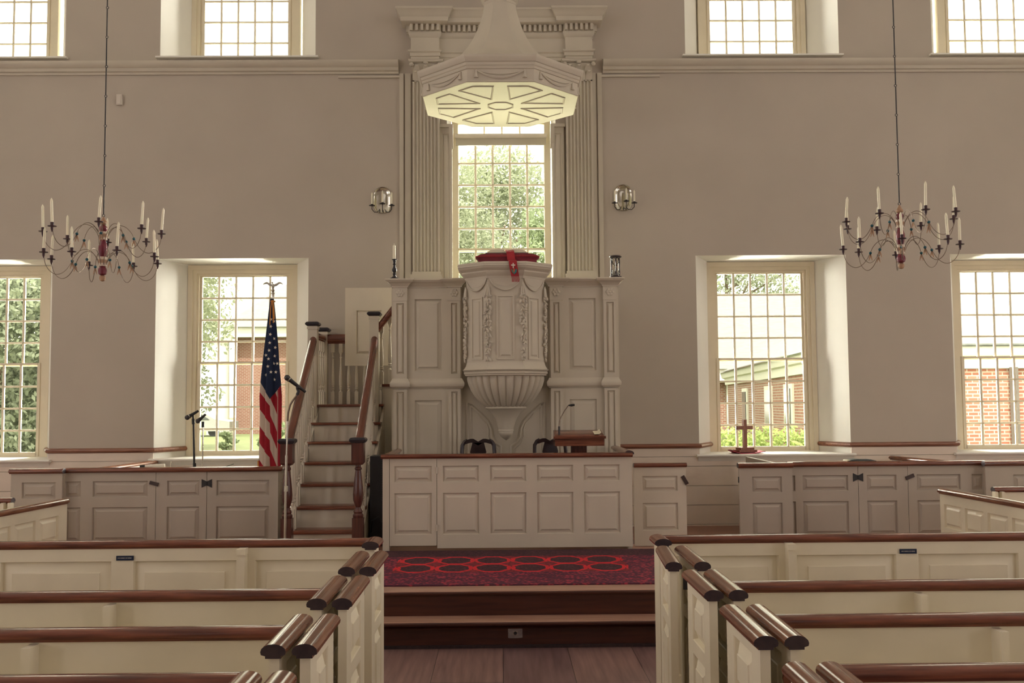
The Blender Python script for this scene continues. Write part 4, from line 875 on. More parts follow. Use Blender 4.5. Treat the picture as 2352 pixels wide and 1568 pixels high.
# ------------------------------------------------------------------ chandeliers
def smooth2(P, n=4):
    Q = [P[0]]+P+[P[-1]]; out = []
    for i in range(1, len(Q)-2):
        for k in range(n):
            t_ = k/n; out.append(tuple(.5*(2*b+(c-a)*t_+(2*a-5*b+4*c-d)*t_**2+(3*b-a-3*c+d)*t_**3) for a, b, c, d in zip(Q[i-1], Q[i], Q[i+1], Q[i+2])))
    return out+[P[-1]]
def chandelier(cx, cy, zt, rot, label, seed):
    random.seed(seed); L = bpy.data.objects
    t = thing('chandelier', label, 'chandelier', (cx, cy, zt-.6), 'wire arm candle chandeliers')
    m = MB(); z = zt
    m.tube([(cx+.012*cos(a*pi/5), cy, zt+.012*sin(a*pi/5)) for a in range(11)], .003, 6)
    while z < 8.95:
        z1 = min(z+.276, 9.0); m.tube([(cx,cy,z+.012),(cx,cy,z1-.012)], .0055, 6)
        m.tube([(cx+.011*cos(a*pi/4), cy+.004, z1+.011*sin(a*pi/4)) for a in range(9)], .0035, 5); z = z1
    build('hanging_chain', m, IRON, t)
    def lz(*p): return [(r, zt+q) for r, q in p]
    for nm, pr, M_ in (('top_knob', lz((.006,-.012),(.014,-.03),(.032,-.06),(.03,-.075),(.012,-.085)), TAN), ('ball', lz((.012,-.083),(.034,-.105),(.037,-.12),(.03,-.14),(.02,-.15)), MAROON),
        ('collar', lz((.036,-.148),(.036,-.165),(.038,-.168),(.038,-.2),(.036,-.203),(.036,-.222)), CREAM), ('vase', lz((.02,-.222),(.026,-.24),(.038,-.28),(.04,-.31),(.034,-.35),(.024,-.378)), MAROON),
        ('collar', lz((.036,-.378),(.036,-.397),(.038,-.40),(.038,-.44),(.036,-.443),(.036,-.463)), CREAM), ('ball', lz((.02,-.462),(.036,-.485),(.04,-.51),(.034,-.535),(.014,-.547)), MAROON), ('bottom_knob', lz((.012,-.546),(.026,-.556),(.029,-.574),(.02,-.594),(.004,-.60)), TAN)):
        m = MB(); m.lathe(pr, cx, cy, 18); build(nm, m, M_, t)
    for q in (-.184, -.42):
        m = MB(); m.lathe([(.039,zt+q-.016),(.0395,zt+q),(.039,zt+q+.016),(.03,zt+q+.016),(.03,zt+q-.016)], cx, cy, 18); build('band', m, TAN, t)
    for tier, (zh, R, n, ph) in enumerate(((-.215,.50,8,0.0),(-.45,.50,8,pi/8))):
        for k in range(n):
            a = rot+ph+2*pi*k/n+random.uniform(-.06,.06); dv = Vector((cos(a), sin(a)))
            hz = zt+zh; j = random.uniform(-.015,.015)
            pr = [(.035,.0),(.05,.05),(.09,.105),(.14,.128),(.19,.115),(.235,.07),(.265,.01),(.30,-.055),(.345,-.10),(.395,-.115),(.445,-.09),(.48,-.04),(.495,.02),(.50,.055+j)]
            pr = smooth2(pr)
            m = MB(); m.tube([(cx+dv.x*r*R/.5, cy+dv.y*r*R/.5, hz+z) for r, z in pr], .0029, 6); arm = build('arm', m, WIRE, t)
            ex, ey, ez = cx+dv.x*R, cy+dv.y*R, hz+.055+j
            m = MB(); m.lathe([(.003,ez-.045),(.011,ez-.02),(.012,ez),(.036,ez+.002),(.038,ez+.008),(.014,ez+.006),(.015,ez+.04),(.013,ez+.041)], ex, ey, 12); build('candle_cup', m, RUST, arm)
            h = random.uniform(.17,.20); tx, ty = random.uniform(-.012,.012), random.uniform(-.01,.01)
            m = MB(); m.tube([(ex,ey,ez+.03),(ex+tx,ey+ty,ez+.03+h),(ex+tx*1.1,ey+ty,ez+.045+h),(ex+tx*1.1,ey+ty,ez+.055+h)], .0118, 10, taper=[1,.92,.55,.15]); build('candle', m, WAX, arm)
            bx, by, bz = cx+dv.x*.262*R/.5, cy+dv.y*.262*R/.5, hz+.012
            m = MB(); m.ball((bx,by,bz), .0135, 10, 7); build('bead', m, TEAL, arm)
            m = MB()
            for s in (-1, 1): m.loft([[(bx-.004,by-.002,bz-.012),(bx+.004,by-.002,bz-.012),(bx+.004,by+.002,bz-.012),(bx-.004,by+.002,bz-.012)],[(bx+s*.006-.007,by-.002,bz-.035),(bx+s*.006+.007,by-.002,bz-.035),(bx+s*.006+.007,by+.002,bz-.035),(bx+s*.006-.007,by+.002,bz-.035)],[(bx+s*.016-.002,by-.001,bz-.07),(bx+s*.016+.002,by-.001,bz-.07),(bx+s*.016+.002,by+.001,bz-.07),(bx+s*.016-.002,by+.001,bz-.07)]])
            build('tail_pendant', m, TAN, arm)
chandelier(-3.60, 9.0, 3.478, .25, 'two tier wire chandelier of white candles on the flag side of the church', 5)
chandelier(3.657, 9.0, 3.547, .05, 'two tier wire chandelier of white candles on the cross window side of the church', 8)

# ------------------------------------------------------------------ staircase
t = thing('staircase', 'steep cream staircase with mahogany treads and handrails climbing to the pulpit', 'staircase', (-1.7, 9.3, PZ))
SZ = .355
XL, XR, YS, RUN, RISE = -2.06, -1.36, 9.57, .288, .2
m = MB()
for i in range(7): m.box(XL, XR, YS+RUN*i, YS+RUN*(i+1) if i < 6 else 12.15, SZ+RISE*i if i else SZ, SZ+RISE*(i+1)-.03)
build('riser', m, PULP, t)
for i in range(7):
    y0 = YS+RUN*i-.03; z = SZ+RISE*(i+1); y1 = YS+RUN*(i+1) if i < 6 else 12.14
    m = MB(); m.ext([(y0+.012,z-.03),(y0+.002,z-.024),(y0,z-.015),(y0+.002,z-.006),(y0+.012,z),(y1,z),(y1,z-.03)], 'x', XL-.03, XR+.03); build('tread' if i < 6 else 'landing', m, MAHX, t)
for x, s in ((XL-.02, -1), (XR+.02, 1)):
    m = MB(); y2 = YS+RUN*7
    m.ext([(YS+.005,SZ),(YS+.005,SZ+.17),(YS+RUN*6+.1,SZ+RISE*7-.03),(12.14,SZ+RISE*7-.03),(12.14,SZ)] , 'x', x-.015, x+.015); build('string_board', m, PULP, t)
def baluster(x, y, z0, z1):
    h = z1-z0; q = MB(); q.box(x-.021,x+.021,y-.021,y+.021,z0,z0+h*.2); q.box(x-.021,x+.021,y-.021,y+.021,z1-h*.16,z1)
    P = [(.018,.2),(.01,.225),(.02,.25),(.014,.262),(.021,.275),(.014,.29),(.02,.31),(.0215,.36),(.019,.45),(.012,.62),(.009,.74),(.017,.755),(.009,.77),(.011,.81),(.018,.84)]
    q.lathe([(r, z0+h*f) for r, f in P], x, y, 10); return q
RZ = lambda y: 1.37+(y-9.33)*(2.45-1.37)/(11.25-9.33)      # underside of the sloping handrail
for x in (-2.0, -1.385):
    xh = -2.0 if x < -1.5 else -1.36
    xt = -2.12 if x < -1.5 else -1.43; x0_ = -1.985 if x < -1.5 else -1.33
    for i in range(6):
        for f in (.25, .75):
            y = YS+RUN*(i+f)-.02; u = (y-9.33)/1.92; xx = x0_+(xt-x0_)*u
            build('baluster', baluster(xx, y, SZ+RISE*(i+1), RZ(y)+.02), PULP, t)
    m = MB(); pf = cap_profile(.041, .08, 0)
    m.loft([[(x0_+o, 9.33, 1.42+z+.02) for o, z in pf], [(xt+o, 11.25, 2.50+z+.02) for o, z in pf]]); build('handrail', m, RAILW, t)
def turned_newel(x, y, ztop):
    q = MB(); z0 = SZ
    q.box(x-.05,x+.05,y-.05,y+.05,z0,.71)
    q.lathe([(.046,.71),(.05,.72),(.05,.735),(.038,.75),(.044,.765),(.03,.79),(.024,.805),(.032,.825),(.046,.87),(.049,.92),(.045,.98),(.037,1.06),(.029,1.13),(.026,1.145),(.034,1.155),(.034,1.165),(.026,1.175),(.026,1.2)], x, y, 20)
    q.loft([[(x-r,y-r,z),(x+r,y-r,z),(x+r,y+r,z),(x-r,y+r,z)] for r, z in ((.04,1.195),(.056,1.215),(.056,ztop-.045))])
    o = build('newel_post', q, MAHZ, t); c = MB(); c.loft([[(x-r,y-r,z),(x+r,y-r,z),(x+r,y+r,z),(x-r,y+r,z)] for r, z in ((.06,ztop-.048),(.072,ztop-.035),(.076,ztop-.02),(.07,ztop-.006),(.06,ztop))]); build('newel_cap', c, NAVY, o)
turned_newel(-1.33, 9.30, 1.445); turned_newel(-1.985, 9.30, 1.44)
def top_newel(x, y, z0, ztop, r=.052):
    q = MB(); q.box(x-r,x+r,y-r,y+r,z0,ztop-.05); q.box(x-r-.008,x+r+.008,y-r-.008,y+r+.008,ztop-.085,ztop-.06); o = build('newel_post', q, PULP, t)
    c = MB(); c.loft([[(x-e,y-e,z),(x+e,y-e,z),(x+e,y+e,z),(x-e,y+e,z)] for e, z in ((r+.006,ztop-.05),(r+.024,ztop-.035),(r+.026,ztop-.02),(r+.012,ztop-.004),(r,ztop))]); build('newel_cap', c, NAVY, o)
top_newel(-1.435, 11.30, 1.2, 2.80); top_newel(-2.13, 11.30, 1.2, 2.69); top_newel(-2.145, 12.05, 1.2, 2.68)
m = MB(); m.ext(cap_profile(.034,.075,2.585), 'y', 11.33, 12.02); m.xf(Matrix.Translation((-2.135,0,0))); build('handrail', m, MAHY, t)
m = MB(); m.sweep([(-2.12,12.05),(-1.2,12.05)], cap_profile(.034,.10,2.60)); build('handrail', m, MAHX, t)
for k in range(7): build('baluster', baluster(-2.03+.095*k, 12.05, SZ+RISE*7, 2.50), PULP, t)
for k in range(5): build('baluster', baluster(-2.135, 11.43+.13*k, SZ+RISE*7, 2.50), PULP, t)
# second flight turning toward the pulpit
m = MB(); m.box(XR+.01, -1.0, 11.36, 12.14, SZ, 1.95); build('riser', m, PULP, t)
m = MB(); m.box(XR+.005, -.98, 11.33, 12.14, 1.95, 1.98); build('tread', m, MAHX, t)
m = MB(); m.loft([[(-1.40,11.30+o,2.66+z) for o, z in cap_profile(.034,.1,0)], [(-1.185,11.30+o,2.94+z) for o, z in cap_profile(.034,.1,0)]]); build('handrail', m, MAHX, t)
build('baluster', baluster(-1.362, 11.37, 1.98, 2.68), PULP, t); build('baluster', baluster(-1.268, 11.37, 1.98, 2.80), PULP, t)
t = thing('pulpit_door', 'cream single panel door standing open at the head of the staircase', 'door', (-1.2, 11.62, 2.0))
m = MB(); m.panelled(-1.815, -1.22, 2.2, 3.11, 11.6, .03, [(-1.685,-1.39,2.335,2.845)], bw=.02); build('door_leaf', m, DOORLIT, t)
for z in (2.3, 2.9): m = MB(); m.box(-1.225,-1.19,11.6,11.63,z,z+.08); build('hinge', m, IRON, t)
m = MB(); m.box(-1.2,-1.165,11.58,11.64,1.985,3.1); build('jamb_post', m, PULP, t)
# dark speaker under the stairs
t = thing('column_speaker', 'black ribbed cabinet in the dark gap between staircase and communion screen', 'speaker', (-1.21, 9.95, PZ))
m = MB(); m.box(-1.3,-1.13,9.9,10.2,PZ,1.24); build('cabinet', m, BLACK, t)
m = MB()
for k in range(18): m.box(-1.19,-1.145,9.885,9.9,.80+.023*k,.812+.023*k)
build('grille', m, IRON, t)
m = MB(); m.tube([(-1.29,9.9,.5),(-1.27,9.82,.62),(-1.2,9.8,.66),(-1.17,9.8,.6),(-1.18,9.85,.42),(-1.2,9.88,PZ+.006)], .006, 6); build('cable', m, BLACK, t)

# ------------------------------------------------------------------ flag
t = thing('flag_stand', 'american flag draped on a pole topped by a silver eagle', 'flag', (-2.432, 10.62, FZ))
m = MB(); m.lathe([(.10,FZ),(.10,FZ+.015),(.05,FZ+.04),(.02,FZ+.08)], -2.432, 10.62, 24); build('base', m, CHROME, t)
m = MB(); m.tube([(-2.432,10.62,FZ+.06),(-2.432,10.62,2.93)], .012, 10); build('pole', m, CROSSW, t)
m = MB(); ex, ey = -2.432, 10.62
m.lathe([(.013,2.885),(.016,2.93),(.02,2.945),(.012,2.955),(.018,2.965),(.02,2.98),(.008,2.99)], ex, ey, 14)
m.ball((ex,ey,3.015), (.016,.02,.032), 10, 8); m.ball((ex-.006,ey-.006,3.055), .011, 8, 6); m.tube([(ex-.014,ey-.01,3.055),(ex-.026,ey-.012,3.05)], .004, 6, taper=[1,.2])
for s in (-1, 1):
    W_ = [(.008,3.03,.018),(.035,3.04,.022),(.065,3.058,.018),(.09,3.052,.013),(.108,3.038,.005)]
    m.loft([[(ex+s*x, ey-.004, z), (ex+s*x, ey, z+w*.5), (ex+s*x, ey+.006, z-w), (ex+s*x, ey-.002, z-w*.8)] for x, z, w in W_])
m.loft([[(ex-.01,ey,2.99),(ex+.01,ey,2.99),(ex+.01,ey+.006,2.99),(ex-.01,ey+.006,2.99)],[(ex-.018,ey+.01,2.962),(ex+.018,ey+.01,2.962),(ex+.018,ey+.016,2.962),(ex-.018,ey+.016,2.962)]])
build('eagle_finial', m, CHROME, t)
STRIPE = bpy.data.materials.new('flag_cloth'); STRIPE.use_nodes = True
def flagmat():
    nt = STRIPE.node_tree; N = nt.nodes; L = nt.links; p = N['Principled BSDF']; p.inputs['Roughness'].default_value = .8
    at = N.new('ShaderNodeAttribute'); at.attribute_name = 'cloth'; sp = N.new('ShaderNodeSeparateXYZ'); L.new(at.outputs['Vector'], sp.inputs[0])
    def M(op, a, b):
        n = N.new('ShaderNodeMath'); n.operation = op
        for i, v in enumerate((a, b)):
            if isinstance(v, (int, float)): n.inputs[i].default_value = v
            else: L.new(v, n.inputs[i])
        return n.outputs[0]
    st = M('LESS_THAN', M('FRACT', sp.outputs[0], 0), .5)
    mx = N.new('ShaderNodeMix'); mx.data_type = 'RGBA'; L.new(st, mx.inputs[0]); mx.inputs[6].default_value = (.42,.012,.03,1); mx.inputs[7].default_value = (.72,.62,.52,1)
    m2 = N.new('ShaderNodeMix'); m2.data_type = 'RGBA'; L.new(M('GREATER_THAN', sp.outputs[1], 0), m2.inputs[0]); L.new(mx.outputs[2], m2.inputs[6]); m2.inputs[7].default_value = (.014,.028,.075,1)
    L.new(m2.outputs[2], p.inputs['Base Color'])
    tr = N.new('ShaderNodeBsdfTranslucent'); L.new(m2.outputs[2], tr.inputs['Color']); ms = N.new('ShaderNodeMixShader'); ms.inputs[0].default_value = .35
    L.new(p.outputs[0], ms.inputs[1]); L.new(tr.outputs[0], ms.inputs[2]); L.new(ms.outputs[0], N['Material Output'].inputs['Surface'])
flagmat()
NA, NZ = 120, 110; m = MB(); cl = []
def fpt(u, v):
    """u around 0..1, v 0 top .. 1 bottom"""
    a = 2*pi*u; z = 2.885-v*2.0
    w = .02+.085*min(1, v/.52)**.85+.01*v; d = .016+.045*min(1, v/.5)
    fold = 1+(.22*cos(5*a+1.2+2.0*v)+.1*cos(9*a-2*v))*min(1, v*2.2)
    x = ex-.008+w*cos(a)*fold*(.94+.04*sin(5*v)); y = ey-.005+d*sin(a)*fold
    return (x, y, z)
for j in range(NZ+1):
    for i in range(NA): m.v.append(fpt(i/NA, j/NZ))
for j in range(NZ):
    for i in range(NA): m.f.append((j*NA+i, j*NA+(i+1) % NA, (j+1)*NA+(i+1) % NA, (j+1)*NA+i)); m.mi.append(0)
fl = build('flag_cloth', m, STRIPE, t, ang=80)
attr = fl.data.attributes.new('cloth', 'FLOAT_VECTOR', 'POINT'); vals = []
for j in range(NZ+1):
    for i in range(NA):
        x, y, z = fpt(i/NA, j/NZ); dx = x-(ex-.005)
        if dx < 0: bl = z-(1.81-1.6*dx); sv = (z+1.25*dx+.06)/.36
        else: bl = z-(1.82+1.3*dx); sv = (z+2.6*dx+.15)/.36
        if dx > .075: sv = .8
        blue = bl*20
        vals += [sv+50, blue, 0]
attr.data.foreach_set('vector', vals)
def star(c, r, nrm=(0,-1,0), rot=0):
    q = []; 
    for k in range(10):
        a = pi/2+k*pi/5+rot; rr = r if k % 2 == 0 else r*.4; q.append((c[0]+rr*cos(a), c[1], c[2]+rr*sin(a)))
    return q
m = MB(); random.seed(2)
SP = [(-.010,2.66),(.018,2.64),(-.012,2.585),(-.016,2.50),(.022,2.455),(-.02,2.41),(-.025,2.33),(.030,2.27),(-.03,2.24),(.022,2.19),(-.035,2.16),(.036,2.36),(.0,2.1),(.045,2.1),(-.062,2.28),(.06,2.19),(-.055,2.07),(.03,2.02)]
for dx, z in SP:
    v = (2.885-z)/2.0; best = None
    for i in range(0, 400):
        p = fpt(.5+i/800, v)
        if p[1] < ey and (best is None or abs(p[0]-(ex+dx)) < abs(best[0]-(ex+dx))): best = p
    q = star((best[0], best[1]-.004, z), .019, rot=random.uniform(-.3,.3)); m.loft([q, [(x, y+.0025, zz_) for x, y, zz_ in q]])
build('star', m, WHITEC, t)
m = MB()
for s, zl in ((-.012,2.60),(.013,2.62),(.02,2.66)): m.tube([(ex+s*.3,ey-.03,2.865),(ex+s,ey-.05,2.78),(ex+s*1.5,ey-.055,zl)], .0055, 6)
m.tube([(ex+.02*cos(a*pi/6),ey+.028*sin(a*pi/6),2.855) for a in range(13)], .007, 6); build('gold_cord', m, GOLD, t)
m = MB(); pts = [fpt(.5+.02*k/6, .86+.14*k/6) for k in range(7)]; m.tube([(x-.006,y,z) for x, y, z in pts], .009, 6); build('gold_fringe', m, GOLD, t)

# ------------------------------------------------------------------ microphones
def microphone(head, tail, parent, ring=True):
    h, q = Vector(head), Vector(tail); d = (q-h).normalized(); L = (q-h).length
    m = MB(); m.tube([h+d*.03*s for s in (0,)]+[h+d*.02, h+d*.045, h+d*L*.6, q], .016, 12, taper=[1.3,1.45,1.2,.95,.75]); b = build('microphone_body', m, BLACK, parent)
    m = MB(); m.ball(tuple(h+d*.008), .027, 14, 10); build('microphone_grille', m, mat('mic_mesh', (.06,.055,.06), .4, metal=.6) if 'mic_mesh' not in bpy.data.materials else bpy.data.materials['mic_mesh'], parent)
    if ring: m = MB(); m.tube([h+d*.028, h+d*.036], .0255, 14); build('microphone_ring', m, CHROME, parent)
t = thing('microphone_stand', 'tall chrome gooseneck microphone stand before the staircase newel', 'microphone stand', (-1.94, 9.0, PZ))
m = MB(); m.lathe([(.13,PZ),(.13,PZ+.012),(.05,PZ+.025),(.016,PZ+.04)], -1.94, 9.0, 24); build('base', m, IRON, t)
m = MB(); m.tube([(-1.94,9.0,PZ+.03),(-1.935,9.0,.95),(-1.93,9.0,1.30)], .011, 10); build('lower_tube', m, CHROME, t)
m = MB(); m.tube([(-1.931,9.0,.98),(-1.930,9.0,1.03)], .019, 12); build('clutch', m, CHROME, t)
m = MB(); m.tube([(-1.93,9.0,1.25),(-1.922,9.0,1.60)], .0075, 10); m.tube([(-1.922,9.0,1.585),(-1.921,9.0,1.605)], .011, 10); build('upper_tube', m, CHROME, t)
m = MB(); m.tube([(-1.922,9.0,1.60),(-1.917,9.0,1.68),(-1.90,9.0,1.75),(-1.87,9.0,1.80),(-1.835,9.0,1.845)], .0085, 10); build('gooseneck', m, WIRE, t)
m = MB(); m.tube([(-1.838,9.0,1.84),(-1.825,9.0,1.87),(-1.835,9.0,1.90)], .014, 10); m.ball((-1.83,9.0,1.905), .02, 10, 7); build('clip', m, BLACK, t)
microphone((-1.93,8.98,2.0), (-1.765,9.02,1.865), t)
t = thing('microphone_stand', 'black microphone stand inside the flag box pew, taller of the pair', 'microphone stand', (-3.325, 10.9, FZ), 'pair of microphone stands in the flag box pew')
m = MB(); m.lathe([(.12,FZ),(.12,FZ+.012),(.03,FZ+.03)], -3.32, 10.9, 20); build('base', m, IRON, t)
m = MB(); m.tube([(-3.32,10.9,FZ+.02),(-3.335,10.9,1.18),(-3.347,10.9,1.57)], .011, 10); m.tube([(-3.328,10.9,1.06),(-3.331,10.9,1.13)], .017, 10); build('stand_tube', m, BLACK, t)
m = MB(); m.tube([(-3.347,10.9,1.55),(-3.35,10.9,1.61)], .016, 10); m.tube([(-3.35,10.9,1.60),(-3.355,10.9,1.65)], .01, 8); build('clip', m, BLACK, t)
microphone((-3.415,10.88,1.62), (-3.30,10.92,1.695), t)
t = thing('microphone_stand', 'thin microphone stand inside the flag box pew, shorter of the pair', 'microphone stand', (-3.31, 11.15, FZ), 'pair of microphone stands in the flag box pew')
m = MB(); m.lathe([(.12,FZ),(.12,FZ+.012),(.03,FZ+.03)], -3.31, 11.15, 20); build('base', m, IRON, t)
m = MB(); m.tube([(-3.32,11.15,FZ+.02),(-3.318,11.15,1.52)], .007, 10); build('stand_tube', m, CHROME, t)
m = MB(); m.tube([(-3.318,11.15,1.51),(-3.318,11.15,1.575)], .015, 10); build('clip', m, BLACK, t)
microphone((-3.375,11.13,1.575), (-3.295,11.17,1.655), t, ring=False)
# chairs and lectern behind the screen
def chair(cx, cy, rz, label):
    t = thing('side_chair', label, 'chair', (cx, cy, PZ), 'dark carved chairs behind the communion screen', rz); t.scale = (1, 1, .965)
    B = lambda nm, q: build(nm, q, DARKW, t, world=False)
    q = MB(); q.ext([(-.22,-.2),(.22,-.2),(.19,.18),(-.19,.18)], 'z', .42, .46); B('seat', q)
    for x, y in ((-.2,-.18),(.2,-.18),(-.165,.16),(.165,.16)): q = MB(); q.tube([(x,y,0),(x*1.02,y,.2),(x,y,.43)], .02, 8, taper=[.7,.8,1]); B('leg', q)
    for s in (-1,1): q = MB(); q.tube([(s*.155,.17,.44),(s*.165,.2,.7),(s*.17,.22,.9),(s*.165,.23,.97),(s*.14,.235,1.01),(s*.11,.235,1.025)], .02, 8); B('stile', q)
    q = MB(); pts = [(-.13,1.015),(-.08,1.03),(-.05,1.03),(0,1.0),(.05,1.03),(.08,1.03),(.13,1.015)]; q.loft([[(x,.215,z-.03),(x,.245,z-.03),(x,.245,z+.012),(x,.215,z+.012)] for x, z in pts]); B('crest_rail', q)
    q = MB(); pts = [(.05,.48),(.055,.6),(.035,.7),(.06,.8),(.085,.9),(.07,.96),(.06,1.0)]; q.loft([[(-w,.215,z),(w,.215,z),(w,.23,z),(-w,.23,z)] for w, z in pts]); B('splat', q)
chair(-.245, 10.2, 0, 'dark carved chair standing alone under the pulpit finial')
chair(.56, 10.24, .25, 'dark carved chair partly hidden by the wooden lectern')
t = thing('lectern', 'mahogany lectern with slanted top behind the communion screen', 'lectern', (.755, 9.8, PZ))
m = MB(); m.ext([(9.66,1.335),(9.66,1.40),(9.64,1.405),(9.64,1.425),(9.65,1.432),(10.0,1.48),(10.02,1.475),(10.0,1.40),(10.0,1.335)], 'x', .515, .99); m.box(.50,1.005,9.635,9.65,1.405,1.43); build('desk_top', m, MAHX, t)
m = MB(); m.box(.68,.83,9.77,9.88,PZ+.05,1.34); m.box(.71,.80,9.75,9.77,.5,1.3); build('post', m, MAHZ, t)
m = MB(); m.box(.55,.95,9.66,9.98,PZ,PZ+.05); build('foot', m, MAHX, t)
t = thing('gooseneck_microphone', 'slim black gooseneck microphone clipped to the lectern', 'microphone', (.56, 9.7, 1.44))
m = MB(); m.tube([(.557,9.7,1.442),(.557,9.7,1.525)], .009, 10); build('holder', m, BLACK, t)
m = MB(); m.tube([(.557,9.7,1.52),(.56,9.7,1.57),(.575,9.7,1.61),(.615,9.7,1.68),(.645,9.7,1.722),(.655,9.7,1.728)], .0045, 8); build('gooseneck', m, WIRE, t)
m = MB(); m.tube([(.65,9.7,1.727),(.68,9.7,1.728),(.71,9.7,1.731)], .01, 10, taper=[.6,1.3,1]); build('capsule', m, BLACK, t)
t = thing('paper_sheet', 'curled white paper corner lying on the lectern', 'paper', (.9, 9.75, 1.44))
m = MB(); m.loft([[(.90,y,z),(.945,y,z+.002),(.965,y,z+.018),(.967,y,z+.02),(.945,y,z+.004),(.90,y,z+.002)] for y, z in ((9.68,1.446),(9.72,1.446),(9.80,1.456),(9.90,1.470))]); build('sheet', m, PAPER, t)

# ------------------------------------------------------------------ wooden cross on cloth, books
t = thing('sill_cloth', 'rumpled crimson cloth under the wooden cross on the window sill', 'cloth', (3.01, 12.38, 1.115))
m = MB(); n = 20; g = []
for j in range(5):
    for i in range(n+1):
        u = i/n; x = 2.82+.40*u; y = 12.2+.28*j/4; z = 1.121+.012*(sin(u*9+j)*.5+.5)*(1 if (u < .25 or u > .7) else .15)+(.03*(1-u/.15) if u < .15 else 0)+(.018*((u-.8)/.2) if u > .8 else 0)
        g.append((x, y, z))
m.v = g+[(x, y, z-.008) for x, y, z in g]; w = n+1; tot = len(g)
for j in range(4):
    for i in range(n): a = j*w+i; m.f += [(a,a+1,a+w+1,a+w),(a+tot,a+w+tot,a+w+1+tot,a+1+tot)]; m.mi += [0,0]
for i in range(n): m.f += [(i,i+tot,i+1+tot,i+1),(4*w+i,4*w+i+1,4*w+i+1+tot,4*w+i+tot)]; m.mi += [0,0]
build('cloth_sheet', m, mat('crimson_cloth', (.33,.018,.045), .7, var=.1), t)
t = thing('wooden_cross', 'small reddish wooden cross on a stepped base in the window', 'cross', (3.008, 12.36, 1.13), rz=rad(18))
for nm, q in (('base_step', (-.125,.125,-.08,.08,0,.028)), ('base_step', (-.095,.095,-.06,.06,.028,.056)), ('upright', (-.022,.022,-.02,.02,.056,.40)), ('cross_arm', (-.108,.108,-.019,.019,.275,.322))):
    m = MB(); m.box(*q); build(nm, m, CROSSW, t, world=False)
t = thing('book', 'dark flat open book on the rail of the brick window box pew', 'book', (3.7, 10.3, 1.13))
m = MB(); m.ext([(3.56,1.132),(3.60,1.145),(3.66,1.150),(3.72,1.147),(3.80,1.146),(3.86,1.132)], 'y', 10.27, 10.42); build('cover', m, COVER, t)
m = MB(); m.ext([(3.552,1.131),(3.56,1.143),(3.60,1.142),(3.60,1.131)], 'y', 10.275, 10.41); build('page_block', m, PAPER, t)
t = thing('rolled_paper', 'white rolled papers lying inside the flag box pew', 'paper roll', (-3.8, 11.0, 1.07))
m = MB(); m.tube([(-3.93,11.0,1.085),(-3.70,11.05,1.095)], .022, 12); build('roll', m, WHITEC, t)
m = MB(); m.tube([(-3.95,10.99,1.085),(-3.90,11.0,1.087)], .024, 12); build('end_band', m, BLACK, t)
t = thing('lidded_shelf', 'narrow music shelf rail inside the flag box pew', 'shelf', (-3.6, 11.05, FZ))
m = MB(); m.box(-4.05,-2.6,10.94,11.12,1.035,1.06); build('shelf_board', m, BOARD_SHADED, t)
m = MB(); m.box(-4.03,-3.99,11.0,11.04,FZ,1.035); m.box(-2.66,-2.62,11.0,11.04,FZ,1.035); build('support', m, BOARD_SHADED, t)
t = thing('green_folder', 'dark green folder leaning on the flag box pew shelf', 'folder', (-3.02, 11.05, 1.06))
m = MB(); m.loft([[(-3.07,10.95,1.061),(-2.97,10.95,1.095),(-2.96,10.95,1.098),(-2.96,10.95,1.105),(-3.07,10.95,1.068)],[(-3.07,11.1,1.063),(-2.97,11.1,1.10),(-2.96,11.1,1.102),(-2.96,11.1,1.11),(-3.07,11.1,1.07)]]); build('cover', m, GREENB, t)
t = thing('chrome_hook', 'little chrome hook rod rising inside the flag box pew', 'hook', (-3.62, 11.0, 1.06))
m = MB(); m.tube([(-3.62,11.0,1.06),(-3.62,11.0,1.13),(-3.615,11.0,1.14),(-3.607,11.0,1.138)], .006, 8); build('rod', m, CHROME, t)

# ------------------------------------------------------------------ outdoors
mb = MB(); mb.box(-90, 90, 12.9, 120, -.4, .3); o = build('lawn', mb, GRASS); o.name = 'ground_outside'; o['kind'] = 'structure'
def leaves(m, c, r, n, size, seed):
    rnd = random.Random(seed)
    for _ in range(n):
        while True:
            p = Vector((rnd.uniform(-1,1), rnd.uniform(-1,1), rnd.uniform(-1,1)))
            if .35 < p.length < 1: break
        q = Vector((c[0]+p.x*r[0], c[1]+p.y*r[1], c[2]+p.z*r[2])); a = Vector((rnd.uniform(-1,1), rnd.uniform(-1,1), rnd.uniform(-1,1))).normalized(); b = a.orthogonal().normalized(); s = size*rnd.uniform(.6,1.3)
        k = len(m.v); m.v += [tuple(q-a*s), tuple(q+b*s*.5), tuple(q+a*s), tuple(q-b*s*.5)]; m.f.append((k,k+1,k+2,k+3)); m.mi.append(0)
def tree(x, y, h, w, label, leafm, seed, clumps=16, n=230, size=.2, low=.25, group='trees outside the windows', cat='tree', name='leafy_tree'):
    rnd = random.Random(seed); t = thing(name, label, cat, (x, y, .3), group)
    m = MB(); m.tube([(x,y,.2),(x+.1,y,h*.35),(x,y,h*.8)], .035*h*.5+.05, 10, taper=[1,.7,.25])
    for k in range(6):
        a = k*1.05+seed; m.tube([(x,y,h*(.3+.07*k)),(x+w*.35*cos(a),y+w*.35*sin(a),h*(.45+.07*k))], .012*h*.5+.02, 6, taper=[1,.4])
    build('trunk', m, BARK, t)
    m = MB()
    for k in range(clumps):
        f = k/(clumps-1); z = .3+h*(low+(1-low)*f*.96); a = rnd.uniform(0,2*pi); rr = w*.5*(1-abs(f-.42)*1.1)*rnd.uniform(.45,.8)
        leaves(m, (x+rr*cos(a), y+rr*sin(a), z), (w*.26*rnd.uniform(.8,1.2), w*.26, h*.09*rnd.uniform(.8,1.3)), n, size, seed*50+k)
    o = build('crown', m, leafm, t, smooth=False); return t
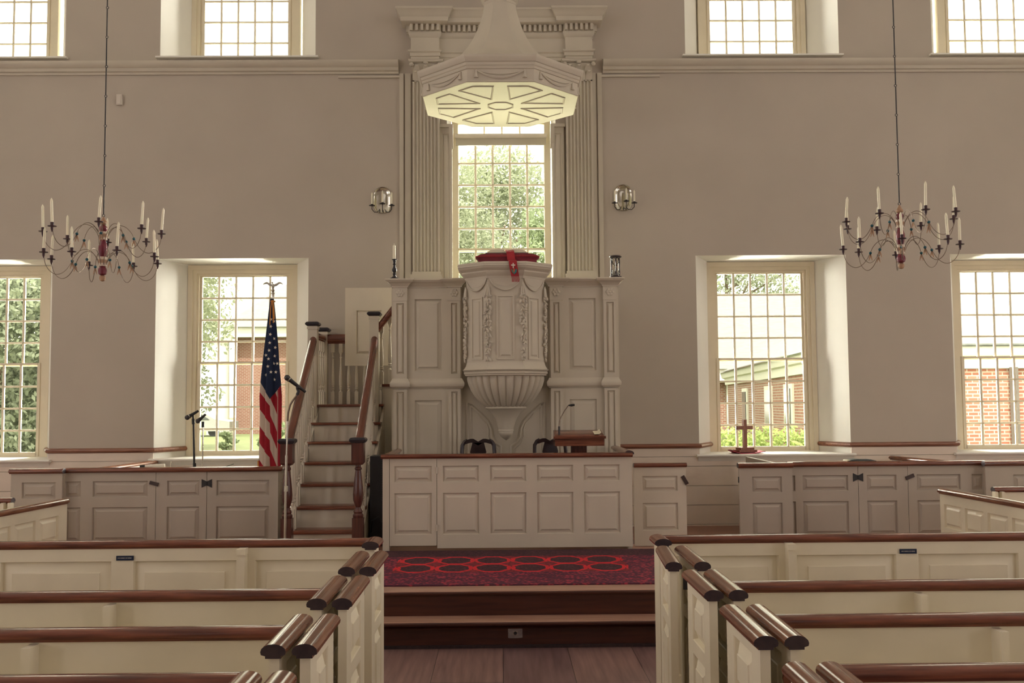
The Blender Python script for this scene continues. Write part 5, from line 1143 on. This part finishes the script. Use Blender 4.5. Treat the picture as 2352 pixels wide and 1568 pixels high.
tree(-13.2, 26, 8.4, 5.5, 'dense conifer filling the outermost window on the flag side', LEAFD, 1, 26, 1500, .08, .02)
tree(-16.5, 31, 9.6, 6.5, 'tall conifer whose tip shows in the upper flag side window', LEAFD, 2, 26, 1500, .085, .02)
tree(-14.6, 20.5, 2.7, 3.2, 'low bright shrub at the foot of the conifers outside', LEAFP, 3, 12, 800, .06, .02, group='shrubs outside the windows', cat='shrub', name='shrub')
tree(-11.2, 33, 7.0, 4.2, 'pale leafy tree at the edge of the flag window', LEAFP, 4, 18, 600, .08, .22)
tree(-8.2, 25.5, 7.6, 3.2, 'thin branched tree overhanging the flag window', LEAFP, 14, 14, 300, .07, .45)
for k, (x, y, w, h) in enumerate(((-8.2, 30, .62, .62), (-7.2, 31, .75, .62), (-6.3, 29, 1.0, .9))):
    tree(x, y, h, w, ('small round shrub on the lawn, first from the tree in the flag window', 'small round shrub on the lawn, second from the tree in the flag window', 'bigger flowering shrub on the lawn behind the flag')[k], LEAF, 20+k, 6, 90, .07, .1, group='lawn shrubs in the flag window', cat='shrub', name='shrub')
tree(-2.0, 34, 9.5, 5.0, 'pale tree behind the pulpit window, candlestick side', LEAFP, 5, 26, 1000, .08, .05)
tree(2.1, 30, 7.4, 4.2, 'darker leafy tree behind the pulpit window, hourglass side', LEAF, 6, 26, 1000, .075, .05)
tree(-0.4, 46, 13, 8.5, 'broad pale tree far behind the pulpit window', LEAFP, 7, 26, 1100, .12, .05)
tree(13.2, 58, 12.5, 9.5, 'tree rising beyond the pale roof in the cross window', LEAFP, 8, 22, 900, .13, .3)
t = thing('clipped_hedge', 'bright green hedge along the brick wing below the cross window', 'hedge', (5.0, 19.2, .3))
m = MB()
for k in range(6): leaves(m, (3.9+.42*k, 19.2, .72), (.45,.5,.58), 900, .05, 300+k)
build('foliage', m, HEDGE, t, smooth=False)
m = MB()
for k in range(6): m.tube([(3.9+.42*k,19.2,.2),(3.9+.42*k,19.2,.8)], .03, 6)
build('stem', m, BARK, t)
# brick building to the right
t = thing('brick_building', 'brick house with pale roof and white eaves outside the cross window', 'building', (10, 26, .3))
FP = [(6.9,20.5), (24,20.5), (24,38.5), (8.75,38.5)]
def fp(o, z):
    return [(FP[0][0]-o, FP[0][1]-o, z), (FP[1][0]+o, FP[1][1]-o, z), (FP[2][0]+o, FP[2][1]+o, z), (FP[3][0]-o, FP[3][1]+o, z)]
m = MB(); m.loft([fp(0, .3), fp(0, 2.45)]); build('wall', m, BRICK, t)
m = MB(); m.loft([fp(.08, 2.40), fp(.10, 2.62), fp(.18, 2.66), fp(.22, 2.82), fp(.22, 2.86)]); build('eave', m, EXTW, t, ang=20)
m = MB(); m.loft([fp(.26, 2.86), [(13,29,5.9), (18,29,5.9), (18,31,5.9), (13.3,31,5.9)]]); build('roof', m, ROOF, t)
dx_, dy_ = 1.85/18.1, 18/18.1; rot_ = atan2(-dy_, -dx_)
for k, d in enumerate((5.2, 8.4, 13.2)):
    bx, by = 6.9+dx_*d, 20.5+dy_*d; M_ = Matrix.Translation((bx, by, 0)) @ Matrix.Rotation(rot_, 4, 'Z')
    m = MB(); m.box(-.62,.62,-.05,.04,.95,2.2); m.xf(M_); f = build('window_frame', m, EXTW, t)
    m = MB(); m.box(-.38,.38,-.08,-.05,1.03,2.08); m.xf(M_); build('pane', m, DGLASS, f)
m = MB(); g_ = fp(.27, 2.87)[:2]+[fp(.27, 2.87)[3]]; m.tube([g_[2], g_[0], g_[1]], .035, 6); build('gutter', m, bpy.data.materials['dark_window_glass'], t)
m = MB(); m.tube([(10.55,20.42,.3),(10.55,20.42,2.42)], .09, 8); build('downspout', m, mat('grey_brown_metal', (.09,.075,.065), .5), t)
t = thing('brick_wing', 'low brick wing with long pale roof behind the cross window', 'building', (9, 42, .3))
m = MB(); m.box(7, 22, 41.5, 50, 0, 2.9); build('wall', m, BRICK, t)
m = MB(); m.box(6.7, 22.3, 41.0, 41.5, 2.55, 3.1); build('eave', m, EXTW, t)
m = MB(); m.loft([[(6.5,40.9,3.1),(22.5,40.9,3.1),(22.5,51,3.1),(6.5,51,3.1)],[(6.5,45.9,6.75),(22.5,45.9,6.75),(22.5,46.1,6.75),(6.5,46.1,6.75)]]); build('roof', m, ROOF, t)
m = MB(); m.box(9.35, 9.5, 41.3, 41.5, 0, 2.6); build('downspout', m, EXTW, t)
# brick building to the left
t = thing('brick_house', 'distant brick house with white corner column outside the flag window', 'building', (-8, 52, .3))
m = MB(); m.box(-13.5, -5, 51, 62, 0, 5.2); build('wall', m, BRICKF, t)
m = MB(); m.box(-13.9, -4.8, 50.4, 62.4, 5.2, 5.7); build('eave', m, EXTW, t)
m = MB(); m.loft([[(-14.2,50.2,5.7),(-4.6,50.2,5.7),(-4.6,62.8,5.7),(-14.2,62.8,5.7)],[(-11,56,9.2),(-8,56,9.2),(-8,57,9.2),(-11,57,9.2)]]); build('roof', m, ROOF, t)
m = MB(); m.lathe([(.62,.3),(.62,.6),(.5,.65),(.44,4.9),(.6,5.0),(.6,5.3)], -14.15, 50.3, 16); build('column', m, EXTW, t)
m = MB(); m.box(-10.9,-9.4,50.9,51.02,1.6,3.6); f = build('window_frame', m, EXTW, t)
m = MB(); m.box(-10.7,-9.6,50.86,50.9,1.8,3.4); build('pane', m, DGLASS, f)
t = thing('parked_car', 'white car parked on the street far outside the flag window', 'car', (-14.9, 48, .3))
m = MB(); m.loft([[(-16.9,y,.55),(-16.9,y,.95),(-16.2,y,1.05),(-15.7,y,1.5),(-14.2,y,1.52),(-13.5,y,1.1),(-12.8,y,1.0),(-12.8,y,.55)] for y in (47.2,48.8)]); build('body', m, CARW, t)
m = MB(); m.ext([(-16.05,1.08),(-15.6,1.44),(-14.3,1.45),(-13.75,1.1)], 'y', 47.17, 47.2); build('side_glass', m, DGLASS, t)
for x in (-16.1,-13.6): m = MB(); m.lathe([(.24,0),(.24,.2)], n=16).xf(Matrix.Translation((x,47.3,.54)) @ Matrix.Rotation(-pi/2,4,'X')); build('wheel', m, BLACK, t)
